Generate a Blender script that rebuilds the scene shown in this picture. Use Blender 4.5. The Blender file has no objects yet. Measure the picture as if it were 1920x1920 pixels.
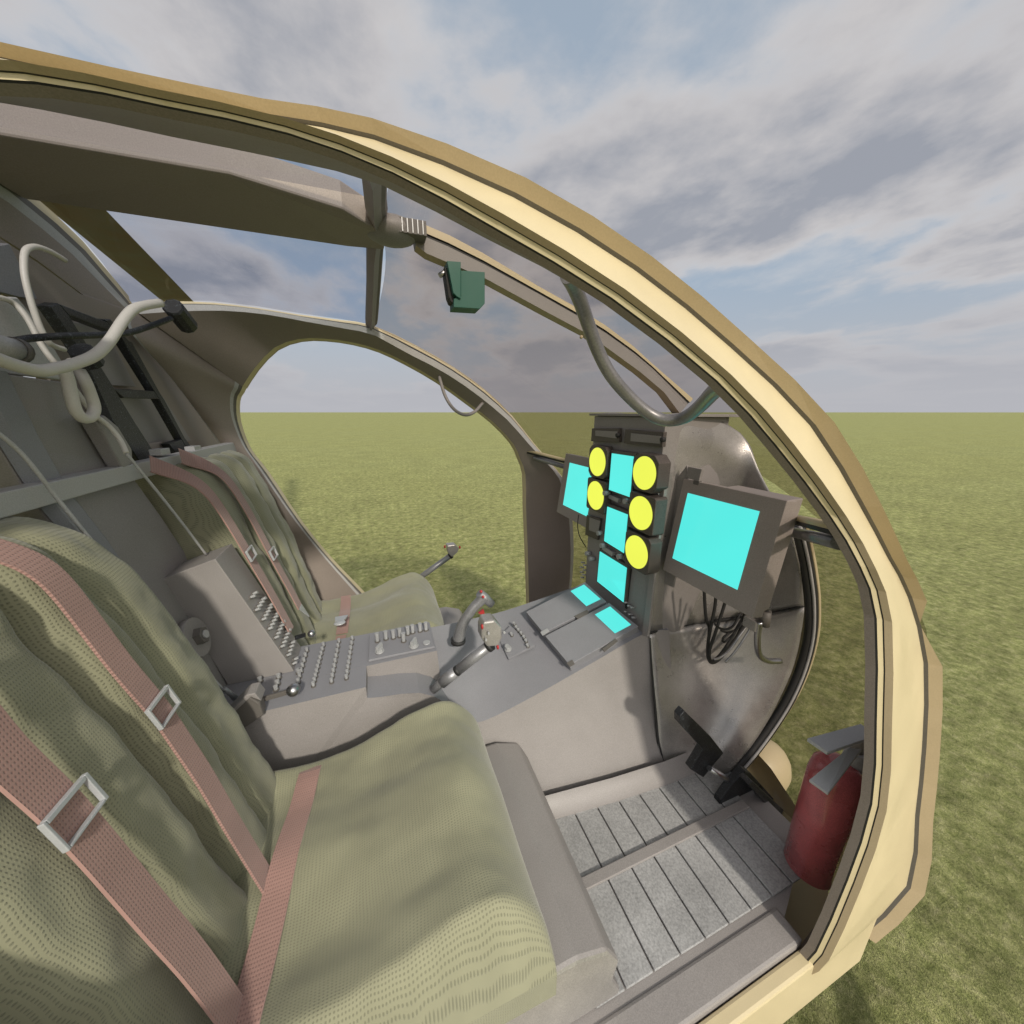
import bpy, bmesh, math, random
from math import *
from mathutils import Vector, Matrix, noise
random.seed(7)
SC = bpy.context.scene
COL = SC.collection
HG = 1.75                      # camera height over the field
# ------------------------------------------------------------------ camera
F = 680.0; PIT = atan(187/F); TH = atan(260/(F/cos(PIT)))
VV = Vector((sin(TH)*cos(PIT), cos(TH)*cos(PIT), -sin(PIT)))
RR = Vector((cos(TH), -sin(TH), 0)); UU = RR.cross(VV)
YC = 1.01                      # centre plane of the aircraft
def at(x, y, X=None, Y=None, Z=None, D=None, pl=None):
    """point where the sight line of a photo pixel meets a plane of the aircraft"""
    r = F*VV + (x-960)*RR - (y-960)*UU
    if X is not None: s = X/r.x
    elif Y is not None: s = Y/r.y
    elif Z is not None: s = Z/r.z
    elif pl is not None: s = pl[0].dot(pl[1])/r.dot(pl[1])
    else: s = D/F
    return r*s
def mir(p): return Vector((p[0], 2*YC-p[1], p[2]))
cam = bpy.data.cameras.new("Camera"); co = bpy.data.objects.new("Camera", cam); COL.objects.link(co)
cam.sensor_width = 36; cam.lens = 36*F/1920; cam.clip_start = 0.02; cam.clip_end = 20000
m = Matrix((RR, UU, -VV)).transposed().to_4x4(); m.translation = Vector((0, 0, HG)); co.matrix_world = m
SC.camera = co
# ------------------------------------------------------------------ materials
def lin(r, g, b):
    f = lambda c: (c/255/12.92) if c/255 <= .04045 else ((c/255+.055)/1.055)**2.4
    return (f(r), f(g), f(b), 1)
def nn(nt, t, **kw):
    n = nt.nodes.new(t)
    for k, v in kw.items():
        if k.startswith('i_'): n.inputs[k[2:].replace('_', ' ')].default_value = v
        else: setattr(n, k, v)
    return n
def mat(name, col, rough=.55, metal=0, speck=.12, stain=.07, bump=.0, scale=500, spec=.5, grime=None, coat=0):
    m = bpy.data.materials.new(name); m.use_nodes = True; nt = m.node_tree; L = nt.links
    b = nt.nodes['Principled BSDF']; b.inputs['Roughness'].default_value = rough
    b.inputs['Metallic'].default_value = metal; b.inputs['Specular IOR Level'].default_value = spec
    b.inputs['Coat Weight'].default_value = coat
    tc = nn(nt, 'ShaderNodeTexCoord')
    n1 = nn(nt, 'ShaderNodeTexNoise', i_Scale=scale, i_Detail=2.0); L.new(tc.outputs['Object'], n1.inputs['Vector'])
    n2 = nn(nt, 'ShaderNodeTexNoise', i_Scale=4.5, i_Detail=6.0, i_Roughness=.65); L.new(tc.outputs['Object'], n2.inputs['Vector'])
    r1 = nn(nt, 'ShaderNodeMapRange', i_From_Min=.3, i_From_Max=.7, i_To_Min=1-speck, i_To_Max=1+speck); L.new(n1.outputs['Fac'], r1.inputs['Value'])
    r2 = nn(nt, 'ShaderNodeMapRange', i_From_Min=.3, i_From_Max=.7, i_To_Min=1-stain, i_To_Max=1+stain); L.new(n2.outputs['Fac'], r2.inputs['Value'])
    mu = nn(nt, 'ShaderNodeMath', operation='MULTIPLY'); L.new(r1.outputs[0], mu.inputs[0]); L.new(r2.outputs[0], mu.inputs[1])
    vm = nn(nt, 'ShaderNodeVectorMath', operation='SCALE'); vm.inputs[0].default_value = col[:3]; L.new(mu.outputs[0], vm.inputs['Scale'])
    last = vm.outputs[0]
    if grime:
        n3 = nn(nt, 'ShaderNodeTexNoise', i_Scale=grime[1], i_Detail=8.0, i_Roughness=.75); L.new(tc.outputs['Object'], n3.inputs['Vector'])
        r3 = nn(nt, 'ShaderNodeMapRange', i_From_Min=grime[2], i_From_Max=grime[2]+.12); L.new(n3.outputs['Fac'], r3.inputs['Value'])
        mx = nn(nt, 'ShaderNodeMix', data_type='RGBA'); L.new(r3.outputs[0], mx.inputs[0]); L.new(last, mx.inputs[6]); mx.inputs[7].default_value = grime[0]
        last = mx.outputs[2]
    L.new(last, b.inputs['Base Color'])
    rr = nn(nt, 'ShaderNodeMapRange', i_From_Min=.3, i_From_Max=.7, i_To_Min=max(rough-.12, .05), i_To_Max=min(rough+.12, 1)); L.new(n2.outputs['Fac'], rr.inputs['Value']); L.new(rr.outputs[0], b.inputs['Roughness'])
    if bump:
        bp = nn(nt, 'ShaderNodeBump', i_Strength=bump, i_Distance=.002); L.new(n1.outputs['Fac'], bp.inputs['Height']); L.new(bp.outputs[0], b.inputs['Normal'])
    return m
M = {}
M['grey'] = mat('grey_paint', (.255, .238, .23), .5, bump=.15)
M['grey_dark'] = mat('dark_trim_paint', (.12, .11, .10), .55)  # plain dark grey for trim, latches, collars and the mast
M['grey_light'] = mat('light_grey_paint', (.40, .395, .39), .5)
M['blue_grey'] = mat('skylit_blue_grey', (.225, .225, .243), .5, bump=.2, scale=700)  # bluish panels; on console tops the sky light is painted into the grey
M['wall'] = mat('cabin_wall_paint', (.27, .228, .20), .6)
M['tan'] = mat('tan_paint', (.55, .465, .29), .45, speck=.03, stain=.05)
M['tan_dark'] = mat('shaded_tan_paint', (.44, .35, .225), .55, speck=.05)  # same tan paint, darkened: shade of gutter and bevels put into the colour
M['black'] = mat('black_crackle', (.012, .013, .015), .42, speck=.3, bump=.6, scale=600, grime=((.14, .16, .18, 1), 240, .56))
M['rubber'] = mat('black_rubber', (.02, .02, .02), .6)
M['steel'] = mat('bare_steel', (.42, .42, .43), .32, metal=1, scale=300)
M['dull_steel'] = mat('dull_tube_metal', (.27, .27, .28), .38, metal=.45, scale=300, stain=.3)
M['shell'] = mat('worn_shell_metal', (.37, .355, .34), .32, metal=.5, speck=.16, stain=.25, bump=.25, scale=420)
M['white_hose'] = mat('cream_hose', (.56, .53, .48), .5, speck=.04)
M['silver'] = mat('silver_plate', (.44, .455, .47), .35, metal=.25, speck=.05)
M['red'] = mat('red_enamel', (.52, .12, .13), .3, speck=.2, stain=.4, coat=.4)
M['red_btn'] = mat('red_button', (.38, .03, .03), .4)
M['green'] = mat('emerald_paint', (.022, .115, .085), .5, speck=.02, stain=.03)
M['knob'] = mat('switch_metal', (.37, .375, .38), .42, metal=.1)
M['gauge'] = mat('gauge_housing', (.08, .067, .06), .45, speck=.4, bump=.4, grime=((.16, .12, .10, 1), 200, .58))
M['plate'] = mat('floor_plate', (.30, .30, .30), .55, speck=.2, stain=.25, bump=.3, scale=220)
M['blade'] = mat('rotor_blade_paint', (.12, .066, .042), .45, stain=.5)
M['bezel'] = mat('monitor_bezel', (.29, .255, .235), .55, speck=.12)
def emis(name, c, s):
    m = bpy.data.materials.new(name); m.use_nodes = True; nt = m.node_tree; L = nt.links
    b = nt.nodes['Principled BSDF']; b.inputs['Base Color'].default_value = (.02, .02, .02, 1)
    b.inputs['Roughness'].default_value = .12
    tc = nn(nt, 'ShaderNodeTexCoord'); n = nn(nt, 'ShaderNodeTexNoise', i_Scale=3.0); L.new(tc.outputs['Object'], n.inputs['Vector'])
    r = nn(nt, 'ShaderNodeMapRange', i_From_Min=.3, i_From_Max=.7, i_To_Min=.97, i_To_Max=1.03); L.new(n.outputs['Fac'], r.inputs['Value'])
    v = nn(nt, 'ShaderNodeVectorMath', operation='SCALE'); v.inputs[0].default_value = c[:3]; L.new(r.outputs[0], v.inputs['Scale'])
    L.new(v.outputs[0], b.inputs['Emission Color']); b.inputs['Emission Strength'].default_value = s
    return m
EXPO = 0.0
M['cyan'] = emis('cyan_screen', lin(88, 236, 228), 1.0)
M['yellow'] = emis('yellow_dial', lin(238, 246, 88), 1.0)
def fabric(name, c1, c2, per=.0052, strap=False):
    m = bpy.data.materials.new(name); m.use_nodes = True; nt = m.node_tree; L = nt.links
    b = nt.nodes['Principled BSDF']; b.inputs['Roughness'].default_value = .85; b.inputs['Specular IOR Level'].default_value = .25
    b.inputs['Sheen Weight'].default_value = .25
    uv = nn(nt, 'ShaderNodeUVMap'); n0 = nn(nt, 'ShaderNodeTexNoise', i_Scale=9.0, i_Detail=2.0); L.new(uv.outputs[0], n0.inputs['Vector'])
    sc = nn(nt, 'ShaderNodeVectorMath', operation='MULTIPLY_ADD'); L.new(n0.outputs['Color'], sc.inputs[0])
    k = 0 if strap else .022
    sc.inputs[1].default_value = (k, k, k); L.new(uv.outputs[0], sc.inputs[2])
    sp = nn(nt, 'ShaderNodeSeparateXYZ'); L.new(sc.outputs[0], sp.inputs[0])
    outs = []
    for ax, ml in (('X', 1.0), ('Y', .7)):
        a = nn(nt, 'ShaderNodeMath', operation='MULTIPLY'); L.new(sp.outputs[ax], a.inputs[0]); a.inputs[1].default_value = 2*pi/per*ml
        s = nn(nt, 'ShaderNodeMath', operation='SINE'); L.new(a.outputs[0], s.inputs[0])
        q = nn(nt, 'ShaderNodeMapRange', i_From_Min=-1.0, i_From_Max=1.0); L.new(s.outputs[0], q.inputs['Value']); outs.append(q)
    mu = nn(nt, 'ShaderNodeMath', operation='MULTIPLY'); L.new(outs[0].outputs[0], mu.inputs[0]); L.new(outs[1].outputs[0], mu.inputs[1])
    hole = nn(nt, 'ShaderNodeMapRange', i_From_Min=.35, i_From_Max=.75); L.new(mu.outputs[0], hole.inputs['Value'])
    big = nn(nt, 'ShaderNodeTexNoise', i_Scale=7.0, i_Detail=4.0); L.new(uv.outputs[0], big.inputs['Vector'])
    br = nn(nt, 'ShaderNodeMapRange', i_From_Min=.3, i_From_Max=.7, i_To_Min=.86, i_To_Max=1.12); L.new(big.outputs['Fac'], br.inputs['Value'])
    mx = nn(nt, 'ShaderNodeMix', data_type='RGBA'); L.new(hole.outputs[0], mx.inputs[0]); mx.inputs[6].default_value = c1; mx.inputs[7].default_value = c2
    v = nn(nt, 'ShaderNodeVectorMath', operation='SCALE'); L.new(mx.outputs[2], v.inputs[0]); L.new(br.outputs[0], v.inputs['Scale'])
    L.new(v.outputs[0], b.inputs['Base Color'])
    inv = nn(nt, 'ShaderNodeMath', operation='SUBTRACT'); inv.inputs[0].default_value = 1; L.new(hole.outputs[0], inv.inputs[1])
    bp = nn(nt, 'ShaderNodeBump', i_Strength=.5, i_Distance=.0015); L.new(inv.outputs[0], bp.inputs['Height']); L.new(bp.outputs[0], b.inputs['Normal'])
    return m
M['fabric'] = fabric('olive_mesh_fabric', (.25, .247, .165, 1), (.175, .175, .115, 1), per=.0036)
M['strap'] = fabric('pink_webbing', (.33, .20, .172, 1), (.225, .13, .112, 1), per=.0038, strap=True)
def glass(name, tint):
    m = bpy.data.materials.new(name); m.use_nodes = True; nt = m.node_tree; L = nt.links
    out = nt.nodes['Material Output']; nt.nodes.remove(nt.nodes['Principled BSDF'])
    t = nn(nt, 'ShaderNodeBsdfTransparent'); g = nn(nt, 'ShaderNodeBsdfGlossy'); g.inputs['Roughness'].default_value = .03
    tc = nn(nt, 'ShaderNodeTexCoord'); n = nn(nt, 'ShaderNodeTexNoise', i_Scale=2.5, i_Detail=3.0); L.new(tc.outputs['Object'], n.inputs['Vector'])
    r = nn(nt, 'ShaderNodeMapRange', i_From_Min=.3, i_From_Max=.7, i_To_Min=.97, i_To_Max=1.03); L.new(n.outputs['Fac'], r.inputs['Value'])
    v = nn(nt, 'ShaderNodeVectorMath', operation='SCALE'); v.inputs[0].default_value = tint; L.new(r.outputs[0], v.inputs['Scale']); L.new(v.outputs[0], t.inputs['Color'])
    f = nn(nt, 'ShaderNodeLayerWeight'); f.inputs['Blend'].default_value = .12; fm = nn(nt, 'ShaderNodeMapRange', i_To_Min=.012, i_To_Max=.16); L.new(f.outputs['Facing'], fm.inputs['Value'])
    mx = nn(nt, 'ShaderNodeMixShader'); L.new(fm.outputs[0], mx.inputs[0]); L.new(t.outputs[0], mx.inputs[1]); L.new(g.outputs[0], mx.inputs[2])
    L.new(mx.outputs[0], out.inputs['Surface']); return m
M['glass'] = glass('tinted_acrylic', (.60, .56, .54))
M['glass_top'] = glass('tinted_roof_acrylic', (.66, .68, .74))
# ------------------------------------------------------------------ mesh builder
class MB:
    def __init__(s): s.v = []; s.f = []; s.m = []; s.mats = []; s.uv = {}; s.sm = set()
    def mi(s, mt):
        if mt not in s.mats: s.mats.append(mt)
        return s.mats.index(mt)
    def face(s, pts, mt, uv=None, smooth=False):
        b = len(s.v); s.v += [Vector(p) for p in pts]; s.f.append(list(range(b, b+len(pts)))); s.m.append(s.mi(mt))
        if uv: s.uv[len(s.f)-1] = uv
        if smooth: s.sm.add(len(s.f)-1)
    def grid(s, rows, mt, closed=False, smooth=True, uv=None, mrow=None):
        b = len(s.v); n = len(rows[0])
        for r in rows: s.v += [Vector(p) for p in r]
        for i in range(len(rows)-1):
            for j in range(n if closed else n-1):
                k = (j+1) % n
                s.f.append([b+i*n+j, b+i*n+k, b+(i+1)*n+k, b+(i+1)*n+j])
                s.m.append(s.mi(mrow[j] if mrow else mt))
                if smooth: s.sm.add(len(s.f)-1)
                if uv: s.uv[len(s.f)-1] = [uv[i][j], uv[i][k], uv[i+1][k], uv[i+1][j]]
    def prism(s, pts, vec, mt, mt2=None):
        pts = [Vector(p) for p in pts]; q = [p+Vector(vec) for p in pts]; b = len(s.v); n = len(pts)
        s.v += pts+q; mi = s.mi(mt); m2 = s.mi(mt2 or mt)
        s.f.append(list(range(b, b+n))); s.m.append(mi); s.f.append(list(range(b+2*n-1, b+n-1, -1))); s.m.append(mi)
        for i in range(n):
            j = (i+1) % n; s.f.append([b+j, b+i, b+n+i, b+n+j]); s.m.append(m2)
    def hexa(s, a, b_, mt):       # two quads a, b -> box
        b = len(s.v); s.v += [Vector(p) for p in list(a)+list(b_)]; mi = s.mi(mt)
        for f in ((0, 1, 2, 3), (7, 6, 5, 4), (1, 0, 4, 5), (2, 1, 5, 6), (3, 2, 6, 7), (0, 3, 7, 4)):
            s.f.append([b+i for i in f]); s.m.append(mi)
    def box(s, lo, hi, mt):
        x0, y0, z0 = lo; x1, y1, z1 = hi
        s.hexa([(x0, y0, z0), (x1, y0, z0), (x1, y1, z0), (x0, y1, z0)], [(x0, y0, z1), (x1, y0, z1), (x1, y1, z1), (x0, y1, z1)], mt)
    def tube(s, pts, r, mt, seg=12, cap=True, smooth=True):
        pts = [Vector(p) for p in pts]; n = len(pts)
        rs = r if isinstance(r, (list, tuple)) else [r]*n
        rows = []; up = None
        for i, p in enumerate(pts):
            t = (pts[min(i+1, n-1)]-pts[max(i-1, 0)]).normalized()
            if up is None:
                up = Vector((0, 0, 1)) if abs(t.z) < .9 else Vector((1, 0, 0))
            a = (up-t*up.dot(t)).normalized(); up = a; c = t.cross(a)
            rows.append([p+(a*cos(2*pi*k/seg)+c*sin(2*pi*k/seg))*rs[i] for k in range(seg)])
        s.grid(rows, mt, closed=True, smooth=smooth)
        if cap: s.face(rows[0][::-1], mt); s.face(rows[-1], mt)
    def ball(s, c, r, mt, sc=(1, 1, 1), n=16):
        c = Vector(c); rows = []
        for i in range(n+1):
            a = pi*i/n; a = min(max(a, .01), pi-.01)
            rows.append([c+Vector((sin(a)*cos(2*pi*k/n)*sc[0], sin(a)*sin(2*pi*k/n)*sc[1], cos(a)*sc[2]))*r for k in range(n)])
        s.grid(rows, mt, closed=True)
    def build(s, name, parent=None, bevel=0, weld=True, solid=0, sub=0, loc=None):
        me = bpy.data.meshes.new(name); off = Vector(loc) if loc is not None else (Vector((0, 0, 0)) if parent is None else Vector(parent.get('_o', (0, 0, 0))))
        me.from_pydata([tuple(v-off) for v in s.v], [], s.f)
        for mt in s.mats: me.materials.append(M[mt] if isinstance(mt, str) else mt)
        for i, p in enumerate(me.polygons): p.material_index = s.m[i]; p.use_smooth = i in s.sm
        if s.uv:
            l = me.uv_layers.new(name='UVMap')
            for i, p in enumerate(me.polygons):
                if i in s.uv:
                    for q, li in enumerate(p.loop_indices): l.data[li].uv = s.uv[i][q]
        bm = bmesh.new(); bm.from_mesh(me)
        if weld: bmesh.ops.remove_doubles(bm, verts=bm.verts, dist=1e-5)
        if not s.uv and solid == 0: bmesh.ops.recalc_face_normals(bm, faces=bm.faces)
        bm.to_mesh(me); bm.free()
        o = bpy.data.objects.new(name, me); COL.objects.link(o)
        if parent is not None: o.parent = parent; o['_o'] = tuple(off)
        else: o.location = off+Vector((0, 0, HG)); o['_o'] = tuple(off)
        if solid: md = o.modifiers.new('solid', 'SOLIDIFY'); md.thickness = solid; md.offset = 0
        if sub: md = o.modifiers.new('sub', 'SUBSURF'); md.levels = sub; md.render_levels = sub
        if bevel:
            md = o.modifiers.new('bevel', 'BEVEL'); md.width = bevel; md.segments = 2; md.limit_method = 'ANGLE'; md.angle_limit = radians(35)
        return o
def tag(o, label, cat=None, group=None, kind=None):
    if label: o['label'] = label
    if cat: o['category'] = cat
    if group: o['group'] = group
    if kind: o['kind'] = kind
    return o
def thing(name, loc, label, cat, group=None):
    o = bpy.data.objects.new(name, None); COL.objects.link(o); o.location = Vector(loc)+Vector((0, 0, HG)); o['_o'] = tuple(loc)
    o.empty_display_size = .1
    return tag(o, label, cat, group)
def crom(pts, k=6):
    pts = [Vector(p) for p in pts]; out = []
    for i in range(len(pts)-1):
        p0 = pts[max(i-1, 0)]; p1 = pts[i]; p2 = pts[i+1]; p3 = pts[min(i+2, len(pts)-1)]
        for j in range(k):
            t = j/k; out.append(.5*((2*p1)+(p2-p0)*t+(2*p0-5*p1+4*p2-p3)*t*t+(3*p1-p0-3*p2+p3)*t**3))
    out.append(pts[-1]); return out
# ------------------------------------------------------------------ ground + sky
def build_ground():
    m = bpy.data.materials.new('meadow'); m.use_nodes = True; nt = m.node_tree; L = nt.links
    b = nt.nodes['Principled BSDF']; b.inputs['Roughness'].default_value = .95; b.inputs['Specular IOR Level'].default_value = .1
    tc = nn(nt, 'ShaderNodeTexCoord')
    def noi(sc, det, ro=.6):
        n = nn(nt, 'ShaderNodeTexNoise', i_Scale=sc, i_Detail=det, i_Roughness=ro); L.new(tc.outputs['Object'], n.inputs['Vector']); return n
    a = noi(19, 11, .85); c = noi(1.1, 4); d = noi(.16, 3); e = noi(9, 4)
    mr = nn(nt, 'ShaderNodeMapRange', i_From_Min=.34, i_From_Max=.66); L.new(a.outputs['Fac'], mr.inputs['Value'])
    r = nn(nt, 'ShaderNodeValToRGB'); L.new(mr.outputs[0], r.inputs[0])
    el = r.color_ramp.elements; el[0].position = .0; el[0].color = (.125, .14, .05, 1); el[1].position = 1; el[1].color = (.50, .475, .28, 1)
    x = el.new(.32); x.color = (.225, .25, .095, 1); x = el.new(.62); x.color = (.335, .345, .155, 1)
    m1 = nn(nt, 'ShaderNodeMapRange', i_From_Min=.3, i_From_Max=.7, i_To_Min=.88, i_To_Max=1.10); L.new(c.outputs['Fac'], m1.inputs['Value'])
    m2 = nn(nt, 'ShaderNodeMapRange', i_From_Min=.3, i_From_Max=.7, i_To_Min=.64, i_To_Max=1.24); L.new(e.outputs['Fac'], m2.inputs['Value'])
    mm = nn(nt, 'ShaderNodeMath', operation='MULTIPLY'); L.new(m1.outputs[0], mm.inputs[0]); L.new(m2.outputs[0], mm.inputs[1])
    v = nn(nt, 'ShaderNodeVectorMath', operation='SCALE'); L.new(r.outputs[0], v.inputs[0]); L.new(mm.outputs[0], v.inputs['Scale'])
    hs = nn(nt, 'ShaderNodeMix', data_type='RGBA', blend_type='MULTIPLY'); L.new(d.outputs['Fac'], hs.inputs[0]); L.new(v.outputs[0], hs.inputs[6]); hs.inputs[7].default_value = (1.0, .97, .84, 1)
    L.new(hs.outputs[2], b.inputs['Base Color'])
    bp = nn(nt, 'ShaderNodeBump', i_Strength=.9, i_Distance=.03); L.new(a.outputs['Fac'], bp.inputs['Height']); L.new(bp.outputs[0], b.inputs['Normal'])
    M['meadow'] = m
    g = MB(); S = 9000
    g.face([(-S, -S, 0), (S, -S, 0), (S, S, 0), (-S, S, 0)], 'meadow')
    o = g.build('ground'); o.location = (0, 0, 0); tag(o, 'flat open field of short yellow green grass reaching the horizon', None, kind='structure')
    # short grass tufts near the aircraft
build_ground()
SUNV = Vector((.05, -.78, .52)).normalized()
def build_sky():
    w = bpy.data.worlds.new("World"); SC.world = w; w.use_nodes = True; nt = w.node_tree; L = nt.links
    bg = nt.nodes['Background']
    sky = nn(nt, 'ShaderNodeTexSky', sky_type='NISHITA', sun_disc=False)
    sky.sun_elevation = asin(SUNV.z); sky.sun_rotation = atan2(SUNV.x, SUNV.y)
    sky.dust_density = 2.0; sky.air_density = 1.0
    tc = nn(nt, 'ShaderNodeTexCoord'); sp = nn(nt, 'ShaderNodeSeparateXYZ'); L.new(tc.outputs['Generated'], sp.inputs[0])
    # clouds lie on a flat layer: direction divided by its height
    zc = nn(nt, 'ShaderNodeMath', operation='MAXIMUM'); L.new(sp.outputs['Z'], zc.inputs[0]); zc.inputs[1].default_value = 0.0
    za = nn(nt, 'ShaderNodeMath', operation='ADD'); L.new(zc.outputs[0], za.inputs[0]); za.inputs[1].default_value = .17
    dv = []
    for ax in 'XY':
        d = nn(nt, 'ShaderNodeMath', operation='DIVIDE'); L.new(sp.outputs[ax], d.inputs[0]); L.new(za.outputs[0], d.inputs[1]); dv.append(d)
    cb = nn(nt, 'ShaderNodeCombineXYZ'); L.new(dv[0].outputs[0], cb.inputs[0]); L.new(dv[1].outputs[0], cb.inputs[1])
    mp = nn(nt, 'ShaderNodeMapping'); mp.inputs['Location'].default_value = (3.1, 1.7, 0); mp.inputs['Scale'].default_value = (1.0, .8, 1); L.new(cb.outputs[0], mp.inputs[0])
    def noi(sc, det, ro, dist=0.):
        n = nn(nt, 'ShaderNodeTexNoise', i_Scale=sc, i_Detail=det, i_Roughness=ro, i_Distortion=dist); L.new(mp.outputs[0], n.inputs['Vector']); return n
    n1 = noi(.80, 10.0, .55, .15); n2 = noi(2.4, 9.0, .62, .15)
    cov = nn(nt, 'ShaderNodeMapRange', i_From_Min=.42, i_From_Max=.53); L.new(n1.outputs['Fac'], cov.inputs['Value']); cov.interpolation_type = 'SMOOTHSTEP'
    shade = nn(nt, 'ShaderNodeMapRange', i_From_Min=.48, i_From_Max=.58); L.new(n1.outputs['Fac'], shade.inputs['Value'])
    wisp = nn(nt, 'ShaderNodeMapRange', i_From_Min=.52, i_From_Max=.72); L.new(n2.outputs['Fac'], wisp.inputs['Value'])
    # clear sky: nishita scaled
    v = nn(nt, 'ShaderNodeVectorMath', operation='SCALE'); L.new(sky.outputs[0], v.inputs[0]); v.inputs['Scale'].default_value = 1.0
    clear = nn(nt, 'ShaderNodeMix', data_type='RGBA'); clear.inputs[0].default_value = .75; L.new(v.outputs[0], clear.inputs[6]); clear.inputs[7].default_value = (4.2, 5.0, 5.9, 1)
    cc = nn(nt, 'ShaderNodeMix', data_type='RGBA'); L.new(shade.outputs[0], cc.inputs[0]); cc.inputs[6].default_value = (6.6, 6.3, 6.2, 1); cc.inputs[7].default_value = (3.3, 3.5, 4.0, 1)
    m1 = nn(nt, 'ShaderNodeMix', data_type='RGBA'); L.new(cov.outputs[0], m1.inputs[0]); L.new(clear.outputs[2], m1.inputs[6]); L.new(cc.outputs[2], m1.inputs[7])
    wf = nn(nt, 'ShaderNodeMath', operation='MULTIPLY'); L.new(wisp.outputs[0], wf.inputs[0]); wf.inputs[1].default_value = .28
    m2 = nn(nt, 'ShaderNodeMix', data_type='RGBA'); L.new(wf.outputs[0], m2.inputs[0]); L.new(m1.outputs[2], m2.inputs[6]); m2.inputs[7].default_value = (7.6, 7.2, 6.9, 1)
    # haze near the horizon
    hz = nn(nt, 'ShaderNodeMapRange', i_From_Min=.0, i_From_Max=.30, i_To_Min=.96, i_To_Max=0.0); L.new(sp.outputs['Z'], hz.inputs['Value']); hz.interpolation_type = 'SMOOTHSTEP'
    m3 = nn(nt, 'ShaderNodeMix', data_type='RGBA'); L.new(hz.outputs[0], m3.inputs[0]); L.new(m2.outputs[2], m3.inputs[6]); m3.inputs[7].default_value = (4.7, 4.75, 5.1, 1)
    dt = nn(nt, 'ShaderNodeVectorMath', operation='DOT_PRODUCT'); L.new(tc.outputs['Generated'], dt.inputs[0]); dt.inputs[1].default_value = SUNV
    g0 = nn(nt, 'ShaderNodeMath', operation='MAXIMUM'); L.new(dt.outputs['Value'], g0.inputs[0]); g0.inputs[1].default_value = 0
    g1 = nn(nt, 'ShaderNodeMath', operation='POWER'); L.new(g0.outputs[0], g1.inputs[0]); g1.inputs[1].default_value = 4.0
    gl = nn(nt, 'ShaderNodeVectorMath', operation='SCALE'); gl.inputs[0].default_value = (1, .95, .87); L.new(g1.outputs[0], gl.inputs['Scale'])
    gs = nn(nt, 'ShaderNodeVectorMath', operation='SCALE'); L.new(gl.outputs[0], gs.inputs[0]); gs.inputs['Scale'].default_value = 16.0
    ga = nn(nt, 'ShaderNodeVectorMath', operation='ADD'); L.new(m3.outputs[2], ga.inputs[0]); L.new(gs.outputs[0], ga.inputs[1])
    L.new(ga.outputs[0], bg.inputs[0]); bg.inputs['Strength'].default_value = .1
build_sky()
sun = bpy.data.lights.new('Sun', 'SUN'); sun.energy = 2.9; sun.angle = radians(3.5); sun.color = (1, .93, .8)
so = bpy.data.objects.new('Sun', sun); COL.objects.link(so); so.rotation_euler = SUNV.to_track_quat('Z', 'Y').to_euler(); so.location = (3, -6, 9)
SC.view_settings.view_transform = 'Standard'; SC.view_settings.look = 'None'; SC.view_settings.exposure = EXPO; SC.view_settings.gamma = 1
# ================================================================== HELICOPTER SHELL
heli = thing('helicopter', (0, YC, -HG), 'light military helicopter with tan outside, grey cabin and open doorways, parked on the grass', 'helicopter')
def fp(x, y, w): return at(x, y, Y=YC+w)
PA = [(455,725,.605),(478,690,.575),(515,652,.55),(560,636,.535),(607,635,.53),(660,642,.54),(710,656,.55),(762,680,.565),(822,715,.60),(880,757,.635),(925,792,.645),(962,832,.67),(975,860,.70),(985,890,.72),(986,950,.75),(988,1000,.77),(990,1060,.77),(992,1130,.76)]
PB = [(245,570,.42),(320,566,.42),(400,568,.43),(480,577,.44),(560,590,.455),(640,601,.47),(700,612,.49),(780,650,.54),(850,690,.575),(910,733,.605),(960,780,.645),(1000,830,.67),(1030,865,.68),(1055,895,.69),(1070,940,.715),(1075,1000,.74),(1075,1050,.76),(1070,1100,.785)]
A3 = [fp(*p) for p in PA]+[Vector((.76, YC+.745, -1.16))]; B3 = [fp(*p) for p in PB]+[Vector((1.0, YC+.76, -1.22))]
# profile: (edge, metres from it, outward offset, material of the segment that follows)
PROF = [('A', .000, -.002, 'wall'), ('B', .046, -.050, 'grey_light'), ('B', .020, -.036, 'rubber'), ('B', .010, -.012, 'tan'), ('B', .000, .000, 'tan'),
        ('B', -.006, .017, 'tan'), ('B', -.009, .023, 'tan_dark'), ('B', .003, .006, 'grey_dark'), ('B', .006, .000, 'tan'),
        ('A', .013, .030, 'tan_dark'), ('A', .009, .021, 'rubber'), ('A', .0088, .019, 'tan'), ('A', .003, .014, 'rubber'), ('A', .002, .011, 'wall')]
A3 = crom(A3, 2); B3f = crom(B3, 2)
def sweep(A, B, side, prof):
    rows = []
    for a, b in zip(A, B):
        d = (b-a); ln = d.length; d = d/ln; r = []
        for e, mm, n, mt in prof:
            p = (a+d*mm) if e == 'A' else (b-d*mm)
            p = Vector(p); p.y += n
            r.append(p if side > 0 else mir(p))
        rows.append(r)
    return rows
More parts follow.
